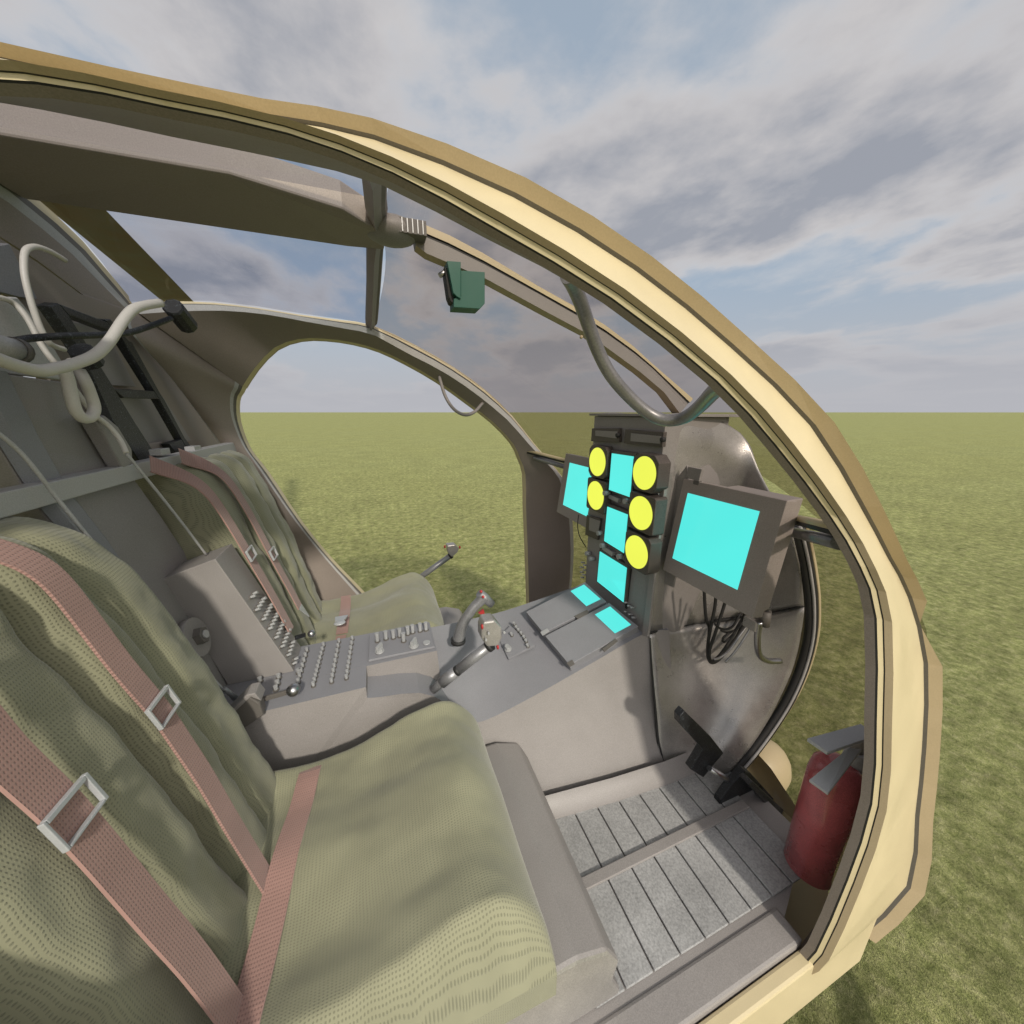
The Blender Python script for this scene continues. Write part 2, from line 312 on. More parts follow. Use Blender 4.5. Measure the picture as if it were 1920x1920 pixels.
def build_frames():
    for side in (1, -1):
        g = MB(); pr = list(PROF)
        if side > 0: pr[12] = ('A', -.007, .030, 'tan_dark'); pr[13] = ('A', -.006, .020, 'tan')
        rows = []
        for i, (a, b) in enumerate(zip(A3, B3f)):
            k = 0.05 if i in (27,) else 1
            q = [(e, mm*k if (e == 'B' and mm < 0) else mm, n*k if (e == 'B' and mm < 0) else n, mt) for e, mm, n, mt in pr]
            rows += sweep([a], [b], side, q)
        nP = len(pr)
        for k in range(nP):
            if k == 0: g.grid([[r[0].lerp(r[1], t/6) for t in range(7)] for r in rows], 'wall', smooth=True)
            else: g.grid([[r[k], r[(k+1) % nP]] for r in rows], pr[k][3], smooth=(k == 8))
        g.face(rows[0], 'wall'); g.face(rows[-1][::-1], 'tan')
        o = g.build('door_frame', heli, weld=False)
        tag(o, 'near tan door frame arching over the open doorway' if side < 0 else 'far door frame seen from inside the cabin')
        # aft side wall between the doorway and the rear bulkhead
        AA = [fp(455,725,.605), fp(452,733,.61), fp(444,750,.63), fp(446,790,.655), fp(466,842,.68), fp(500,887,.70), fp(563,980,.73), fp(620,1050,.74), fp(672,1105,.745), Vector((-.05, YC+.75, -1.0)), Vector((0, YC+.75, -1.16))]
        CC = [fp(247,568,.42), at(217,600,X=-.585), at(262,645,X=-.583), at(300,686,X=-.58), at(332,722,X=-.575), at(412,832,X=-.555), at(480,933,X=-.50), at(530,1005,X=-.43), at(592,1107,Y=1.75), Vector((-.33, YC+.74, -1.0)), Vector((-.33, YC+.74, -1.16))]
        g = MB(); pr = [('A', .0, -.002, 'grey_dark'), ('A', .012, -.006, 'grey_light'), ('A', .026, -.008, 'wall'), ('B', .012, -.0, 'grey_light'), ('B', 0, .004, 'wall'), ('B', .0, .05, 'tan'), ('A', .03, .03, 'tan_dark'), ('A', .012, .026, 'tan'), ('A', -.006, .026, 'tan')]
        CS = crom(CC, 3)
        for _ in range(8): CS = CS[:1]+[(CS[i-1]+CS[i]*2+CS[i+1])/4 for i in range(1, len(CS)-1)]+CS[-1:]
        rows = sweep(crom(AA, 3), CS, side, pr); nP = len(pr)
        for k in range(nP):
            if k == 2:
                g.grid([[r[2].lerp(r[3], t/8) for t in range(9)] for r in rows], 'wall', smooth=True)
            else: g.grid([[r[k], r[(k+1) % nP]] for r in rows], pr[k][3], smooth=False)
        g.build('cabin_side_wall', heli, weld=False)
    # sill and door bottom
    for side in (1, -1):
        y = YC+side*.745
        g = MB(); g.box((-.35, min(y, y-side*.06), -1.20), (.78, max(y, y-side*.06), -1.115), 'grey'); g.box((-.35, min(y+side*.002, y+side*.03), -1.30), (1.0, max(y+side*.002, y+side*.03), -1.13), 'tan')
        g.build('door_sill', heli, bevel=.006)
build_frames()
def build_roof():
    # aft roof beam behind the overhead windows (arched), both sides
    g = MB()
    out = [at(245,570,Y=YC+.42), at(205,523,X=-.605), at(160,470,X=-.605), at(107,420,X=-.603)]
    out += [Vector((-.60, 1.10, .41)), Vector((-.60, 1.01, .415))]
    inn = [at(217,600,X=-.60), at(150,548,X=-.61), at(70,488,X=-.61), at(0,443,X=-.61)]
    inn += [Vector((-.61, 1.04, .31)), Vector((-.61, 1.01, .31))]
    for side in (1, -1):
        rows = []
        for a, b in zip(out, inn):
            d = (b-a); a1 = a+d*.12; a2 = a+d*.32
            r = [a+Vector((0, 0, .02)), a, a1, a2, b, b+Vector((-.05, 0, .0)), a+Vector((-.06, 0, .03))]
            rows.append([p if side > 0 else mir(p) for p in r])
        g.grid(rows, None, closed=True, smooth=False, mrow=['tan', 'grey_dark', 'grey_light', 'wall', 'wall', 'grey', 'tan'])
    g.build('roof_beam', heli)
    # roof centre panel, from the aft beam to the windshield top
    g = MB(); zt = .44
    pts = [(-.60, .90, .40), (-.2, .90, .405), (-.02, .92, .39), (.06, .97, .375), (.06, 1.05, .375), (-.02, 1.10, .39), (-.2, 1.12, .405), (-.60, 1.12, .40)]
    g.prism(pts, (0, 0, .05), 'wall', 'wall'); g.build('roof_centre_panel', heli, bevel=.004)
    # cross bars between the windshield and the roof windows
    for side in (1, -1):
        P0 = [at(696,610,Y=YC+.475), at(700,540,Y=1.30), at(702,480,Y=1.13), Vector((.045, 1.06, .40))]
        g = MB(); rows = []
        for p in P0:
            r = [p+Vector(v) for v in ((-.018, 0, 0), (-.003, -.004, -.022), (.012, 0, -.002), (.020, 0, .006), (.024, .003, .02), (-.018, .003, .02))]
            rows.append([q if side > 0 else mir(q) for q in r])
        g.grid(rows, None, closed=True, smooth=False, mrow=['wall', 'grey', 'grey_dark', 'wall', 'tan', 'grey_dark'])
        g.face(rows[0], 'wall'); g.face(rows[-1], 'wall'); g.build('roof_cross_bar', heli)
    # moulded lamp dome and vent at the top of the post
    g = MB(); c = at(735,445,Y=.99)
    g.ball(c+Vector((0, 0, .012)), .052, 'grey', (1.15, .9, .55), 14); g.build('overhead_dome', heli)
    g = MB(); c = at(772,432,Y=.97); g.box(c-Vector((.03, .02, .014)), c+Vector((.03, .02, .014)), 'grey_dark')
    for k in range(5): q = c+Vector((-.022+.011*k, -.021, -.0)); g.box(q-Vector((.001, .002, .013)), q+Vector((.001, .002, .013)), 'silver')
    g.build('overhead_vent', heli)
    # centre post of the windshield
    lo = [(780,450+10),(800,475),(835,490),(910,522),(1025,585),(1100,625),(1145,657),(1200,697),(1245,735),(1275,775)]
    hi = [(775,432),(800,445),(840,462),(907,495),(1012,552),(1092,597),(1137,625),(1190,663),(1225,692),(1290,757)]
    g = MB(); rows = []
    for l, h in zip(lo, hi):
        a = at(*l, Y=.992); b = at(*h, Y=.992); d = (b-a).normalized()
        rows.append([a, a+d*.0, b, b+d*.004, b+d*.006+Vector((0, -.004, 0)), b+d*.022+Vector((0, -.004, 0)), b+d*.022+Vector((0, .044, 0)), b+Vector((0, .036, 0)), a+Vector((0, .036, 0))])
    g.grid(rows, None, closed=True, smooth=False, mrow=['grey', 'grey', 'rubber', 'rubber', 'tan', 'tan', 'rubber', 'grey', 'tan_dark'])
    g.face(rows[0], 'grey'); g.face(rows[-1], 'grey'); g.build('windshield_post', heli)
    return
build_roof()
# post curve in space (upper edge) used for the glass
PC = [Vector((.06, YC, .40))]+[at(*q, Y=.992)+Vector((0, .018, 0)) for q in ((780,440),(840,457),(907,490),(1012,547),(1092,592),(1137,620),(1190,658),(1225,687),(1280,745))]
def post_at(x):
    P = PC
    for a, b in zip(P[:-1], P[1:]):
        if a.x <= x <= b.x: return a.lerp(b, (x-a.x)/(b.x-a.x))
    return P[-1] if x > P[-1].x else P[0]
def build_glass():
    for side in (1, -1):
        # windshield half: from frame edge B to the centre post
        g = MB(); rows = []
        Bp = B3[6:18]
        # partner points on the centre line: post, then the nose centre line
        CL = [Vector((.05, YC, .405)), Vector((.20, YC, .385)), Vector((.36, YC, .345)), Vector((.53, YC, .285)), Vector((.70, YC, .205)), Vector((.86, YC, .11)), Vector((.96, YC, .045)), Vector((1.06, YC, -.03)), Vector((1.16, YC, -.13)), Vector((1.24, YC, -.27)), Vector((1.28, YC, -.42)), Vector((1.30, YC, -.6))]
        for i, (a, c) in enumerate(zip(Bp, CL)):
            a = a+Vector((0, -.004, 0)); r = []
            for k in range(11):
                t = k/10; p = a.lerp(c, t); bul = 4*t*(1-t)
                tt = min(i/4, 1)
                nrm = Vector((.30+.35*min(i/11, 1), .35, .55-.5*i/11))
                p = p+nrm*bul*.11
                r.append(p if side > 0 else mir(p))
            rows.append(r)
        n = 9
        g.grid(rows[:n], 'glass'); o = g.build('windshield', heli)
        # overhead window
        g = MB(); rows = []
        Bt = B3[:7]
        for i, b in enumerate(Bt):
            b = b+Vector((0, -.004, .004)); c = Vector((max(b.x, -.6)*1.0+.01, 1.115, .412-.0*i))
            r = []
            for k in range(7):
                t = k/6; p = b.lerp(c, t)+Vector((0, .01, .03))*4*t*(1-t); r.append(p if side > 0 else mir(p))
            rows.append(r)
        g.grid(rows, 'glass_top'); g.build('roof_window', heli)
build_glass()
# ------------------------------------------------------------------ nose shell, floor
EDGE = [(1480,985),(1492,1030),(1502,1080),(1508,1130),(1507,1190),(1493,1250),(1470,1305),(1440,1355),(1400,1410),(1365,1450)]
E3 = [at(x, y, Y=.60) for x, y in EDGE]
def build_nose():
    # rows of the shell from the column edge (inner) to the shell edge (outer)
    rws = [
     [(1253,776,.835,0),(1290,774,.84,0),(1330,781,.84,0),(1362,795,.83,0),(1386,812,.82,0)],
     [(1253,815,.84,0),(1290,818,.83,0),(1330,822,.83,0),(1375,826,.82,0),(1404,836,.80,0)],
     [(1248,860,.835,0),(1290,862,.83,0),(1340,865,.83,0),(1390,868,.80,0),(1420,872,.765,0)],
     [(1242,920,.83,0),(1290,921,.835,0),(1345,922,.835,0),(1400,922,.79,0),(1443,922,.71,0)],
     [(1234,990,.825,0),(1290,990,.84,0),(1350,990,.83,0),(1415,990,.76,0),(1481,990,.60,0)],
     [(1226,1080,.822,0),(1290,1077,.84,0),(1360,1075,.81,0),(1430,1075,.73,0),(1502,1080,.60,0)],
     [(1215,1185,.82,0),(1280,1172,.83,0),(1350,1162,.78,0),(1430,1150,.70,0),(1508,1136,.60,0)]]
    def conv(r): return [at(x, y, Y=Y) for x, y, Y, _ in r]
    for side in (1, -1):
        up = [crom(conv(r), 4) for r in rws]
        lo = [[(1216,1187,.82,0),(1280,1174,.83,0),(1350,1164,.78,0),(1430,1152,.70,0),(1508,1138,.60,0)],
              [(1222,1250,.79,0),(1285,1245,.79,0),(1355,1240,.74,0),(1425,1233,.67,0),(1495,1222,.60,0)],
              [(1228,1320,.75,0),(1290,1318,.74,0),(1350,1315,.70,0),(1405,1310,.65,0),(1467,1300,.60,0)],
              [(1234,1390,.72,0),(1285,1388,.70,0),(1330,1386,.67,0),(1375,1385,.63,0),(1422,1380,.60,0)],
              [(1243,1428,.70,0),(1275,1440,.67,0),(1310,1448,.64,0),(1340,1452,.62,0),(1365,1450,.60,0)]]
        lo = [crom(conv(r), 4) for r in lo]
        # refine rows between
        def refine(rows, k=4):
            cols = [crom([r[j] for r in rows], k) for j in range(len(rows[0]))]
            return [[c[i] for c in cols] for i in range(len(cols[0]))]
        for rows, nm in ((refine(up), 'upper_nose_panel'), (refine(lo), 'lower_nose_panel')):
            g = MB()
            for r in rows:
                for p in r:
                    n = noise.noise(p*9)*.006; p.x += n
            rows = [[(p if side < 0 else mir(p)) for p in r] for r in rows]
            g.grid(rows, 'shell'); g.build(nm, heli, solid=.004)
        tf = (lambda p: p) if side < 0 else mir
        g = MB(); S1 = crom([at(x, y, Y=Y)-Vector((.002, 0, 0)) for x, y, Y in ((1216,1186,.82),(1280,1173,.83),(1350,1163,.78),(1430,1151,.70),(1508,1137,.60))], 5)
        S2 = crom([at(x, y, Y=Y) for x, y, Y in ((1219,1196,.815),(1222,1250,.79),(1228,1320,.75),(1234,1390,.72),(1245,1428,.70))], 5)
        n1 = len(S1)
        g.tube([tf(p) for p in S1], [.0015+.0065*abs(noise.noise(Vector((i*.23, 1.7, 0))))*2 for i in range(n1)], 'rubber', 6)
        g.tube([tf(p) for p in S2], [.002+.004*i/len(S2) for i in range(len(S2))], 'rubber', 6); g.build('panel_seam', heli)
        # edge seal: dark rubber with a light bead and a tan outer rim
        P = crom(E3, 4); tf = (lambda p: p) if side < 0 else mir
        g = MB()
        g.tube([tf(p+Vector((.012, -.004, 0))) for p in P], .011, 'rubber', 8); g.tube([tf(p+Vector((.014, -.018, 0))) for p in P], .004, 'grey_light', 6)
        g.tube([tf(p+Vector((.030, -.010, -.004))) for p in P], .009, 'rubber', 8)
        g.build('edge_seal', heli)
        g = MB(); g.grid([[tf(p+Vector((.040, -.014, 0))), tf(p+Vector((.052, -.012, 0))), tf(p+Vector((.066, .03, 0))), tf(p+Vector((.07, .15, -.01)))] for p in P], 'tan'); g.build('nose_skin', heli, solid=.003)
        # cross tube from nose to door frame
        a = at(1478,996,Y=.60); b = at(1574,1018,Y=.355)
        g = MB(); g.tube([tf(a), tf(a.lerp(b, .5)), tf(b)], .0125, 'dull_steel', 14); g.build('cross_tube', heli)
        a2 = at(1478,968,Y=.595); b2 = at(1566,988,Y=.35); g = MB(); g.tube([tf(a2), tf(b2)], .008, 'tan', 6); g.tube([tf(a2+Vector((0, 0, -.010))), tf(b2+Vector((0, 0, -.009)))], .006, 'rubber', 6); g.build('window_rail', heli)
        # chin window
        g = MB(); rows = []
        Bc = [fp(1068,925,.71), fp(1072,960,.725), fp(1075,1000,.74), fp(1075,1050,.76), fp(1070,1100,.785), Vector((1.02, YC+.77, -1.17))]
        Ec = [mir(E3[i])+Vector((.045, .01, 0)) for i in (0, 1, 2, 4, 6, 9)]
        for b, e in zip(Bc, Ec):
            rows.append([tf(mir(b.lerp(e, k/8)+Vector((.06, .10, -.03))*4*(k/8)*(1-k/8)*.6)) for k in range(9)])
        g.grid(rows, 'glass'); g.build('chin_window', heli)
        # landing-light bulge / lower nose fairing in tan
        g = MB(); c = at(1432,1450,Y=.66); g.ball(tf(c+Vector((.10, .08, -.10))), .13, 'tan', (1.0, .8, .9), 18); g.build('nose_fairing', heli)
    # glare shield lid over the instrument column
    g = MB()
    a = at(1106,773,Y=1.215); 
    g.hexa([(.755, .825, -.012), (1.03, .80, -.014), (1.03, 1.22, -.014), (.755, 1.215, -.012)], [(.755, .825, -.004), (1.03, .80, -.006), (1.03, 1.22, -.006), (.755, 1.215, -.004)], 'grey')
    g.build('glareshield', heli, bevel=.001)
    # floor with plates
    g = MB(); g.prism([(-.34, .30, -1.12), (.72, .28, -1.12), (1.0, .40, -1.12), (1.0, 1.62, -1.12), (.72, 1.74, -1.12), (-.34, 1.72, -1.12)], (0, 0, -.05), 'grey'); g.build('cabin_floor', heli)
    for y0, y1 in ((.34, .685), (1.335, 1.68)):
        g = MB(); x = .30
        while x < .9:
            g.box((x, y0, -1.118), (x+.066, y1, -1.112), 'plate'); x += .070
        g.box((.30, (y0+y1)/2-.012, -1.111), (.92, (y0+y1)/2+.012, -1.103), 'grey')
        g.build('floor_tread', heli, bevel=.0015)
    # belly and lower nose, tan
    g = MB(); rows = []
    for i, (x, w, z, zz) in enumerate(((-1.0, .70, -1.1, -1.36), (-.35, .76, -1.12, -1.38), (.4, .775, -1.14, -1.38), (.8, .77, -1.16, -1.36), (1.05, .66, -1.17, -1.30), (1.15, .42, -1.16, -1.24), (1.20, .1, -1.15, -1.2))):
        rows.append([Vector((x, YC-w*cos(a), z+(zz-z)*sin(a))) for a in [pi*k/10 for k in range(11)]])
    g.grid(rows, 'tan'); g.build('belly', heli)
build_nose()
def build_bulkhead():
    # rear bulkhead upper part, behind everything (X about -0.6)
    X0 = -.60
    g = MB(); g.prism([at(245,585,X=X0), at(285,655,X=X0), at(360,722,X=X0), at(440,815,X=X0), at(440,856,X=X0), at(358,852,X=X0), at(355,828,X=X0), at(250,838,X=X0), Vector((X0, 1.06, -.16)), Vector((X0, 1.02, .30)), at(0,447,X=X0), at(70,492,X=X0), at(150,551,X=X0)], (-.02, 0, 0), 'wall')
    g.build('rear_bulkhead', heli)
    g = MB(); g.prism([mir(p) for p in (at(245,585,X=X0), at(360,722,X=X0), at(440,820,X=X0), at(250,838,X=X0), Vector((X0, 1.06, -.16)), Vector((X0, 1.02, .30)), at(0,447,X=X0), at(70,492,X=X0), at(150,551,X=X0))], (-.02, 0, 0), 'wall')
    g.build('rear_bulkhead', heli)
    # pale access panels on it
    g = MB(); g.prism([at(205,742,X=-.592), at(302,745,X=-.592), at(355,826,X=-.592), at(262,833,X=-.592)], (.006, 0, 0), 'grey'); g.build('access_panel', heli, bevel=.001)
    g = MB(); g.prism([at(112,600,X=-.592), at(190,612,X=-.592), at(250,725,X=-.592), at(195,722,X=-.592)], (.006, 0, 0), 'grey'); g.build('access_panel', heli, bevel=.001)
    # lower bulkhead under the bar, leaning like the seats
    g = MB()
    for y0, y1 in ((.30, .92), (1.08, 1.735)):
        g.prism([(-.565, y0, -.20), (-.565, y1, -.20), (-.40, y1, -.80), (-.36, y1, -1.12), (-.36, y0, -1.12), (-.40, y0, -.80)], (-.012, 0, 0), 'wall')
    g.build('seat_bulkhead', heli)
    # centre engine-side panel standing proud between the seats
    g = MB()
    top = [at(-60,700,X=-.54), at(118,716,X=-.53), at(205,862,X=-.53), at(248,893,X=-.53)]
    front = [Vector((-.53, .985-.13, .0)), ]
    pl = (Vector((-.525, 1.0, -.2)), Vector((1, 0, .13)).normalized())
    pts = [(-300,690),(-60,697),(118,716),(205,862),(246,893),(300,975),(365,1060),(400,1150),(470,1290),(440,1420),(330,1290),(200,1090),(60,905),(-60,870),(-300,900)]
    pts = [Vector((-.53, .84, .06)), at(118,716,X=-.53), at(245,893,X=-.525), at(365,1062,X=-.50), Vector((-.42, 1.17, -.75)), Vector((-.42, .86, -.75)), Vector((-.53, .84, -.2))]
    q = [at(118,716,X=-.53), at(205,862,X=-.53), at(246,890,X=-.527), at(300,965,X=-.515), at(366,1064,X=-.50)]
    right = q+[Vector((-.43, 1.165, -.72)), Vector((-.43, 1.165, -1.1))]
    left = [Vector((-.53, .76, .06)), Vector((-.53, .78, -.05)), Vector((-.527, .80, -.14)), Vector((-.515, .83, -.24)), Vector((-.50, .845, -.34)), Vector((-.43, .855, -.72)), Vector((-.43, .855, -1.1))]
    rows = []
    for l, r in zip(left, right): rows.append([l+Vector((-.08, 0, 0)), l, r, r+Vector((-.08, 0, 0))])
    g.grid(rows, 'grey', smooth=False); g.face(rows[0], 'grey'); g.build('centre_panel', heli, bevel=.003)
    g = MB(); l2 = [p+Vector((.001, 0, 0)) for p in left]
    g.grid([[l+Vector((.002, .0, 0)), l+Vector((.014, .012, 0)), l+Vector((.014, .055, 0)), l+Vector((.002, .075, 0))] for l in left], 'blue_grey', smooth=False); g.build('panel_rib', heli)
    # harness cross bar
    g = MB(); a0 = at(0,918,X=-.50); b0 = at(415,837,X=-.50); a1 = at(0,956,X=-.50); b1 = at(415,862,X=-.50)
    z0 = (a0.z+b0.z)/2; z1 = (a1.z+b1.z)/2
    g.box((-.53, .27, z1), (-.50, 1.70, z0), 'grey_light')
    g.build('harness_bar', heli, bevel=.002)
    for x in (300, 362):
        g = MB(); c = at(x, 848 if x < 330 else 842, X=-.515); g.box(c-Vector((.012, .022, .006)), c+Vector((.012, .022, .009)), 'grey_light'); g.build('strap_guide', heli, bevel=.001)
    # bracket between the panel and the black frame
    g = MB(); g.prism([at(180,788,X=-.50), at(196,778,X=-.50), at(222,800,X=-.50), at(248,842,X=-.50), at(250,868,X=-.50), at(232,880,X=-.50)], (-.025, 0, 0), 'grey'); g.build('panel_bracket', heli, bevel=.003)
    # round latch plate
    c = at(368,1195,X=-.445); g = MB(); nrm = Vector((1, 0, .25)).normalized()
    g.tube([c-nrm*.012, c+nrm*.004], .048, 'grey', 28); g.tube([c+nrm*.004, c+nrm*.018], [.022, .020], 'grey_dark', 6, smooth=False); g.tube([c+nrm*.018, c+nrm*.022], .010, 'grey_light', 16); g.build('round_latch', heli)
    # upper rear clutter panels at far left
    g = MB(); g.prism([at(-80,470,X=-.60), at(0,455,X=-.60), at(55,560,X=-.60), at(20,556,X=-.60), at(-80,530,X=-.60)], (.012, 0, 0), 'blue_grey'); g.build('access_panel', heli, bevel=.001)
    g = MB(); g.prism([at(-90,560,X=-.575), at(15,556,X=-.575), at(60,610,X=-.575), at(115,700,X=-.575), at(118,714,X=-.575), at(-90,690,X=-.575)], (.012, 0, 0), 'grey_light'); g.build('access_panel', heli, bevel=.002)
    # aft fuselage skin over and behind the bulkhead
    g = MB(); rows = []
    for x, k in ((-.615, 1.0), (-1.0, 1.0), (-1.5, .9), (-2.1, .66)):
        r = []
        for w, z in ((-.76, -.1), (-.62, .12), (-.44, .30), (-.18, .415), (0, .43), (.18, .415), (.44, .30), (.455, .27)):
            r.append(Vector((x, YC+w*k, z*k)))
        rows.append(r)
    g.grid(rows, 'tan'); g.build('roof_skin', heli, solid=.004)
build_bulkhead()
def build_rotor():
    g = MB(); a = Vector((-.95, 1.0, .92)); pts = [at(180,425,Z=.92), at(325,557,Z=.92)]
    d = (pts[1]-pts[0]).normalized(); d.z = 0
    n = Vector((-d.y, d.x, 0)); L_ = 4.6; c = .115
    P0 = pts[0]-d*1.6
    rows = []
    for t in (0, .5, 2, 4, 6):
        p = P0+d*t; rows.append([p+n*c, p+n*c*.6+Vector((0, 0, .014)), p-n*c*.3+Vector((0, 0, .01)), p-n*c, p-n*c*.3-Vector((0, 0, .006)), p+n*c*.6-Vector((0, 0, .008))])
    g.grid(rows, 'blade', closed=True, smooth=False); g.face(rows[0], 'blade'); g.face(rows[-1], 'blade'); g.build('rotor_blade', heli)
    g = MB()
    c0 = Vector((P0.x, P0.y, .92)); g.tube([(c0.x, c0.y, .42), (c0.x, c0.y, .98)], [.07, .04], 'grey_dark', 14); g.ball(c0, .10, 'grey_dark', (1, 1, .5)); g.build('rotor_mast', heli)
    for x0 in (.35,):
        pass
    for side in (-1, 1):      # landing skids
        g = MB(); y = YC+side*.98; P = crom([(-1.4, y, -1.70), (-.3, y, -1.71), (.8, y, -1.71), (1.15, y, -1.64), (1.3, y, -1.52)], 4); g.tube(P, .035, 'tan', 10)
        for x in (-.6, .55): g.tube(crom([(x, YC+side*.5, -1.34), (x, YC+side*.85, -1.50), (x, y, -1.69)], 3), .028, 'tan', 8)
        g.build('landing_skid', heli)
build_rotor()
# ================================================================== SEATS
def seat(side, label):
    yc = YC-.435 if side < 0 else YC+.385
    s = thing('crew_seat', (-.1, yc, -1.12), label, 'seat', 'crew seats of the cockpit')
    hw = .24 if side < 0 else .25
    sgn = 1 if side > 0 else -1
    # backrest
    top = Vector((-.53, yc, -.145 if side < 0 else -.13)); bot = Vector((-.345, yc, -.84)); ax = (bot-top); Lb = ax.length; ax.normalize()
    nrm = Vector((-ax.z, 0, ax.x)).normalized();  nrm = nrm if nrm.x > 0 else -nrm
    def backp(u, v):         # u across -1..1, v down 0..1
        e = abs(u); rnd = max(0, 1-((max(e-.80, 0)/.20)**2))**.5
        tr = max(0, 1-((max(.10-v, 0)/.10)**2))**.5
        ch = .034-.030*exp(-(u/.075)**2)-.020*exp(-((e-.46)/.06)**2)-.010*(e**2)
        wr = noise.noise(Vector((u*2.5+side*3, v*7, 1.0)))*.008+noise.noise(Vector((u*6+v*5+side*3, v*15-u*3, 4.0)))*.0042+noise.noise(Vector((u*14, v*34+u*9, 9.0)))*.0016
        bulge = .012*sin(pi*min(v*1.15, 1))
        h = (.060+ch+bulge)*rnd*tr+wr
        wfac = 1-(.30 if side < 0 else .12)*(max(0, .30-v)/.30)**1.6
        return top+ax*Lb*v+Vector((0, hw*u*wfac, 0))+nrm*(h-.012), (hw*u, Lb*v)
    nu, nv = 61, 61
    def uu(j): t = -1+2*j/(nu-1); return sin(t*pi/2)*.5+t*.5
    pts = [[backp(uu(j), (i/(nv-1))**1.15) for j in range(nu)] for i in range(nv)]
    g = MB(); g.grid([[p[0] for p in r] for r in pts], 'fabric', uv=[[p[1] for p in r] for r in pts])
    # flat flank and back so that it has real thickness
    for j in (0, nu-1):
        g.grid([[pts[i][j][0], pts[i][j][0]-nrm*.05] for i in range(nv)], 'fabric', uv=[[(0, pts[i][j][1][1]), (.06, pts[i][j][1][1])] for i in range(nv)])
    g.grid([[pts[0][j][0], pts[0][j][0]-nrm*.05] for j in range(nu)], 'fabric', uv=[[(pts[0][j][1][0], 0), (pts[0][j][1][0], .06)] for j in range(nu)])
    g.grid([[pts[i][0][0]-nrm*.05, pts[i][-1][0]-nrm*.05] for i in range(nv)], 'fabric', uv=[[(0, 0), (.1, 0)] for i in range(nv)])
    back = g.build('backrest', s, weld=False)
    # cushion
    xr = -.40; xf = .20
    def cushp(u, v):
        e = abs(u); rnd = max(0, 1-((max(e-.84, 0)/.16)**2))**.5
        x = xr+(xf-xr)*v
        fr = max(0, 1-((max(v-.80, 0)/.20)**2))**.5
        ridge = .055*exp(-((v-.80)/.22)**2)-.020*exp(-((v-.25)/.3)**2)
        wr = noise.noise(Vector((u*2.2+side, v*4, 2.0)))*.009+noise.noise(Vector((u*6+v*4, v*10+side, 7.0)))*.004+noise.noise(Vector((u*15, v*24+u*6, 3.0)))*.0013
        side_ch = .008*cos(u*pi*2)
        z = -.90+(.125+ridge+wr+side_ch)*max(rnd*fr, .0)
        sl = (1+.03*v)
        return Vector((x+.012*fr, yc+hw*u*sl, z)), (hw*u, (xf-xr)*v)
    pts = [[cushp(uu(j), sin((i/(nv-1))*pi/2)) for j in range(nu)] for i in range(nv)]
    g = MB(); g.grid([[p[0] for p in r] for r in pts], 'fabric', uv=[[p[1] for p in r] for r in pts])
    b = [pts[0][0][0], pts[0][-1][0], pts[-1][-1][0], pts[-1][0][0]]
    for e in ([pts[i][0] for i in range(nv)], [pts[i][-1] for i in range(nv)], pts[-1], pts[0]):
        g.grid([[p[0], Vector((p[0].x, p[0].y, -.955))] for p in e], 'fabric', uv=[[(k*.008, 0), (k*.008, .07)] for k in range(len(e))])
    g.build('cushion', s, weld=False)
    # metal seat pan with rounded front
    g = MB(); inner = YC+side*.165 if False else (yc-side*hw*.98)
    prof = [(-.38, -.955), (-.10, -.94), (.12, -.93), (.25, -.93), (.315, -.955), (.345, -1.01), (.335, -1.06), (.36, -1.118), (-.36, -1.118)]
    y0 = yc-.235; g.prism([(x, y0, z) for x, z in prof], (0, .47, 0), 'shell', 'grey')
    g.build('seat_pan', s, bevel=.008)
    # shoulder straps lying on the backrest
    def strap(uv0, width, nm='shoulder_strap', lift=.006, ext=None):
        P = []
        for (u, v) in crom([(a, b, 0) for a, b in uv0], 8) and [(p.x, p.y) for p in crom([(a, b, 0) for a, b in uv0], 8)]:
            q = backp(max(-1, min(1, u)), max(v, 0))[0]; h = max((q-top).dot(nrm)+lift*.5, .052+.054*min(max(v, 0)/.09, 1))
            P.append(top+Vector((0, hw*u, 0))+ax*Lb*v+nrm*h)
        # smooth out the channels
        for _ in range(22): P = [P[0]]+[(P[i-1]+P[i]*2+P[i+1])/4 for i in range(1, len(P)-1)]+[P[-1]]
        g = MB(); rows = []; uvs = []; d = 0
        for i, p in enumerate(P):
            if i: d += (p-P[i-1]).length
            t = (P[min(i+1, len(P)-1)]-P[max(i-1, 0)]).normalized(); c = t.cross(nrm).normalized()*width/2
            rows.append([p-c-nrm*.0015, p-c*.96+nrm*.0015, p+c*.96+nrm*.0015, p+c-nrm*.0015]); uvs.append([(-width/2, d), (-width/2*.96, d), (width/2*.96, d), (width/2, d)])
        g.grid(rows, 'strap', uv=uvs, smooth=False)
        o = g.build(nm, s); return o, P
    def buckle(parent, P, k, width):
        p = P[k]; t = (P[k+1]-P[k-1]).normalized(); c = t.cross(nrm).normalized()
        g = MB(); w = width/2+.008; h = .022; th = .004
        def bar(a0, a1, b0, b1):
            q = [p+c*a0+t*b0, p+c*a1+t*b0, p+c*a1+t*b1, p+c*a0+t*b1]; q = [x+nrm*.004 for x in q]; g.hexa(q, [x+nrm*.006 for x in q], 'silver')
        k = width/.046; h = .022*k; bar(-w, -w+.005*k, -h, h); bar(w-.0035*k, w, -h, h); bar(-w+.0055*k, w-.004*k, -h, -h+.006*k); bar(-w+.0055*k, w-.004*k, h-.0035*k, h)
        bar(-w+.0085, w-.0055, -.002, .001) if False else None
        return g.build('buckle', parent, bevel=.0008)
    return s, backp, cushp, strap, buckle, top, ax, Lb, nrm, yc, hw
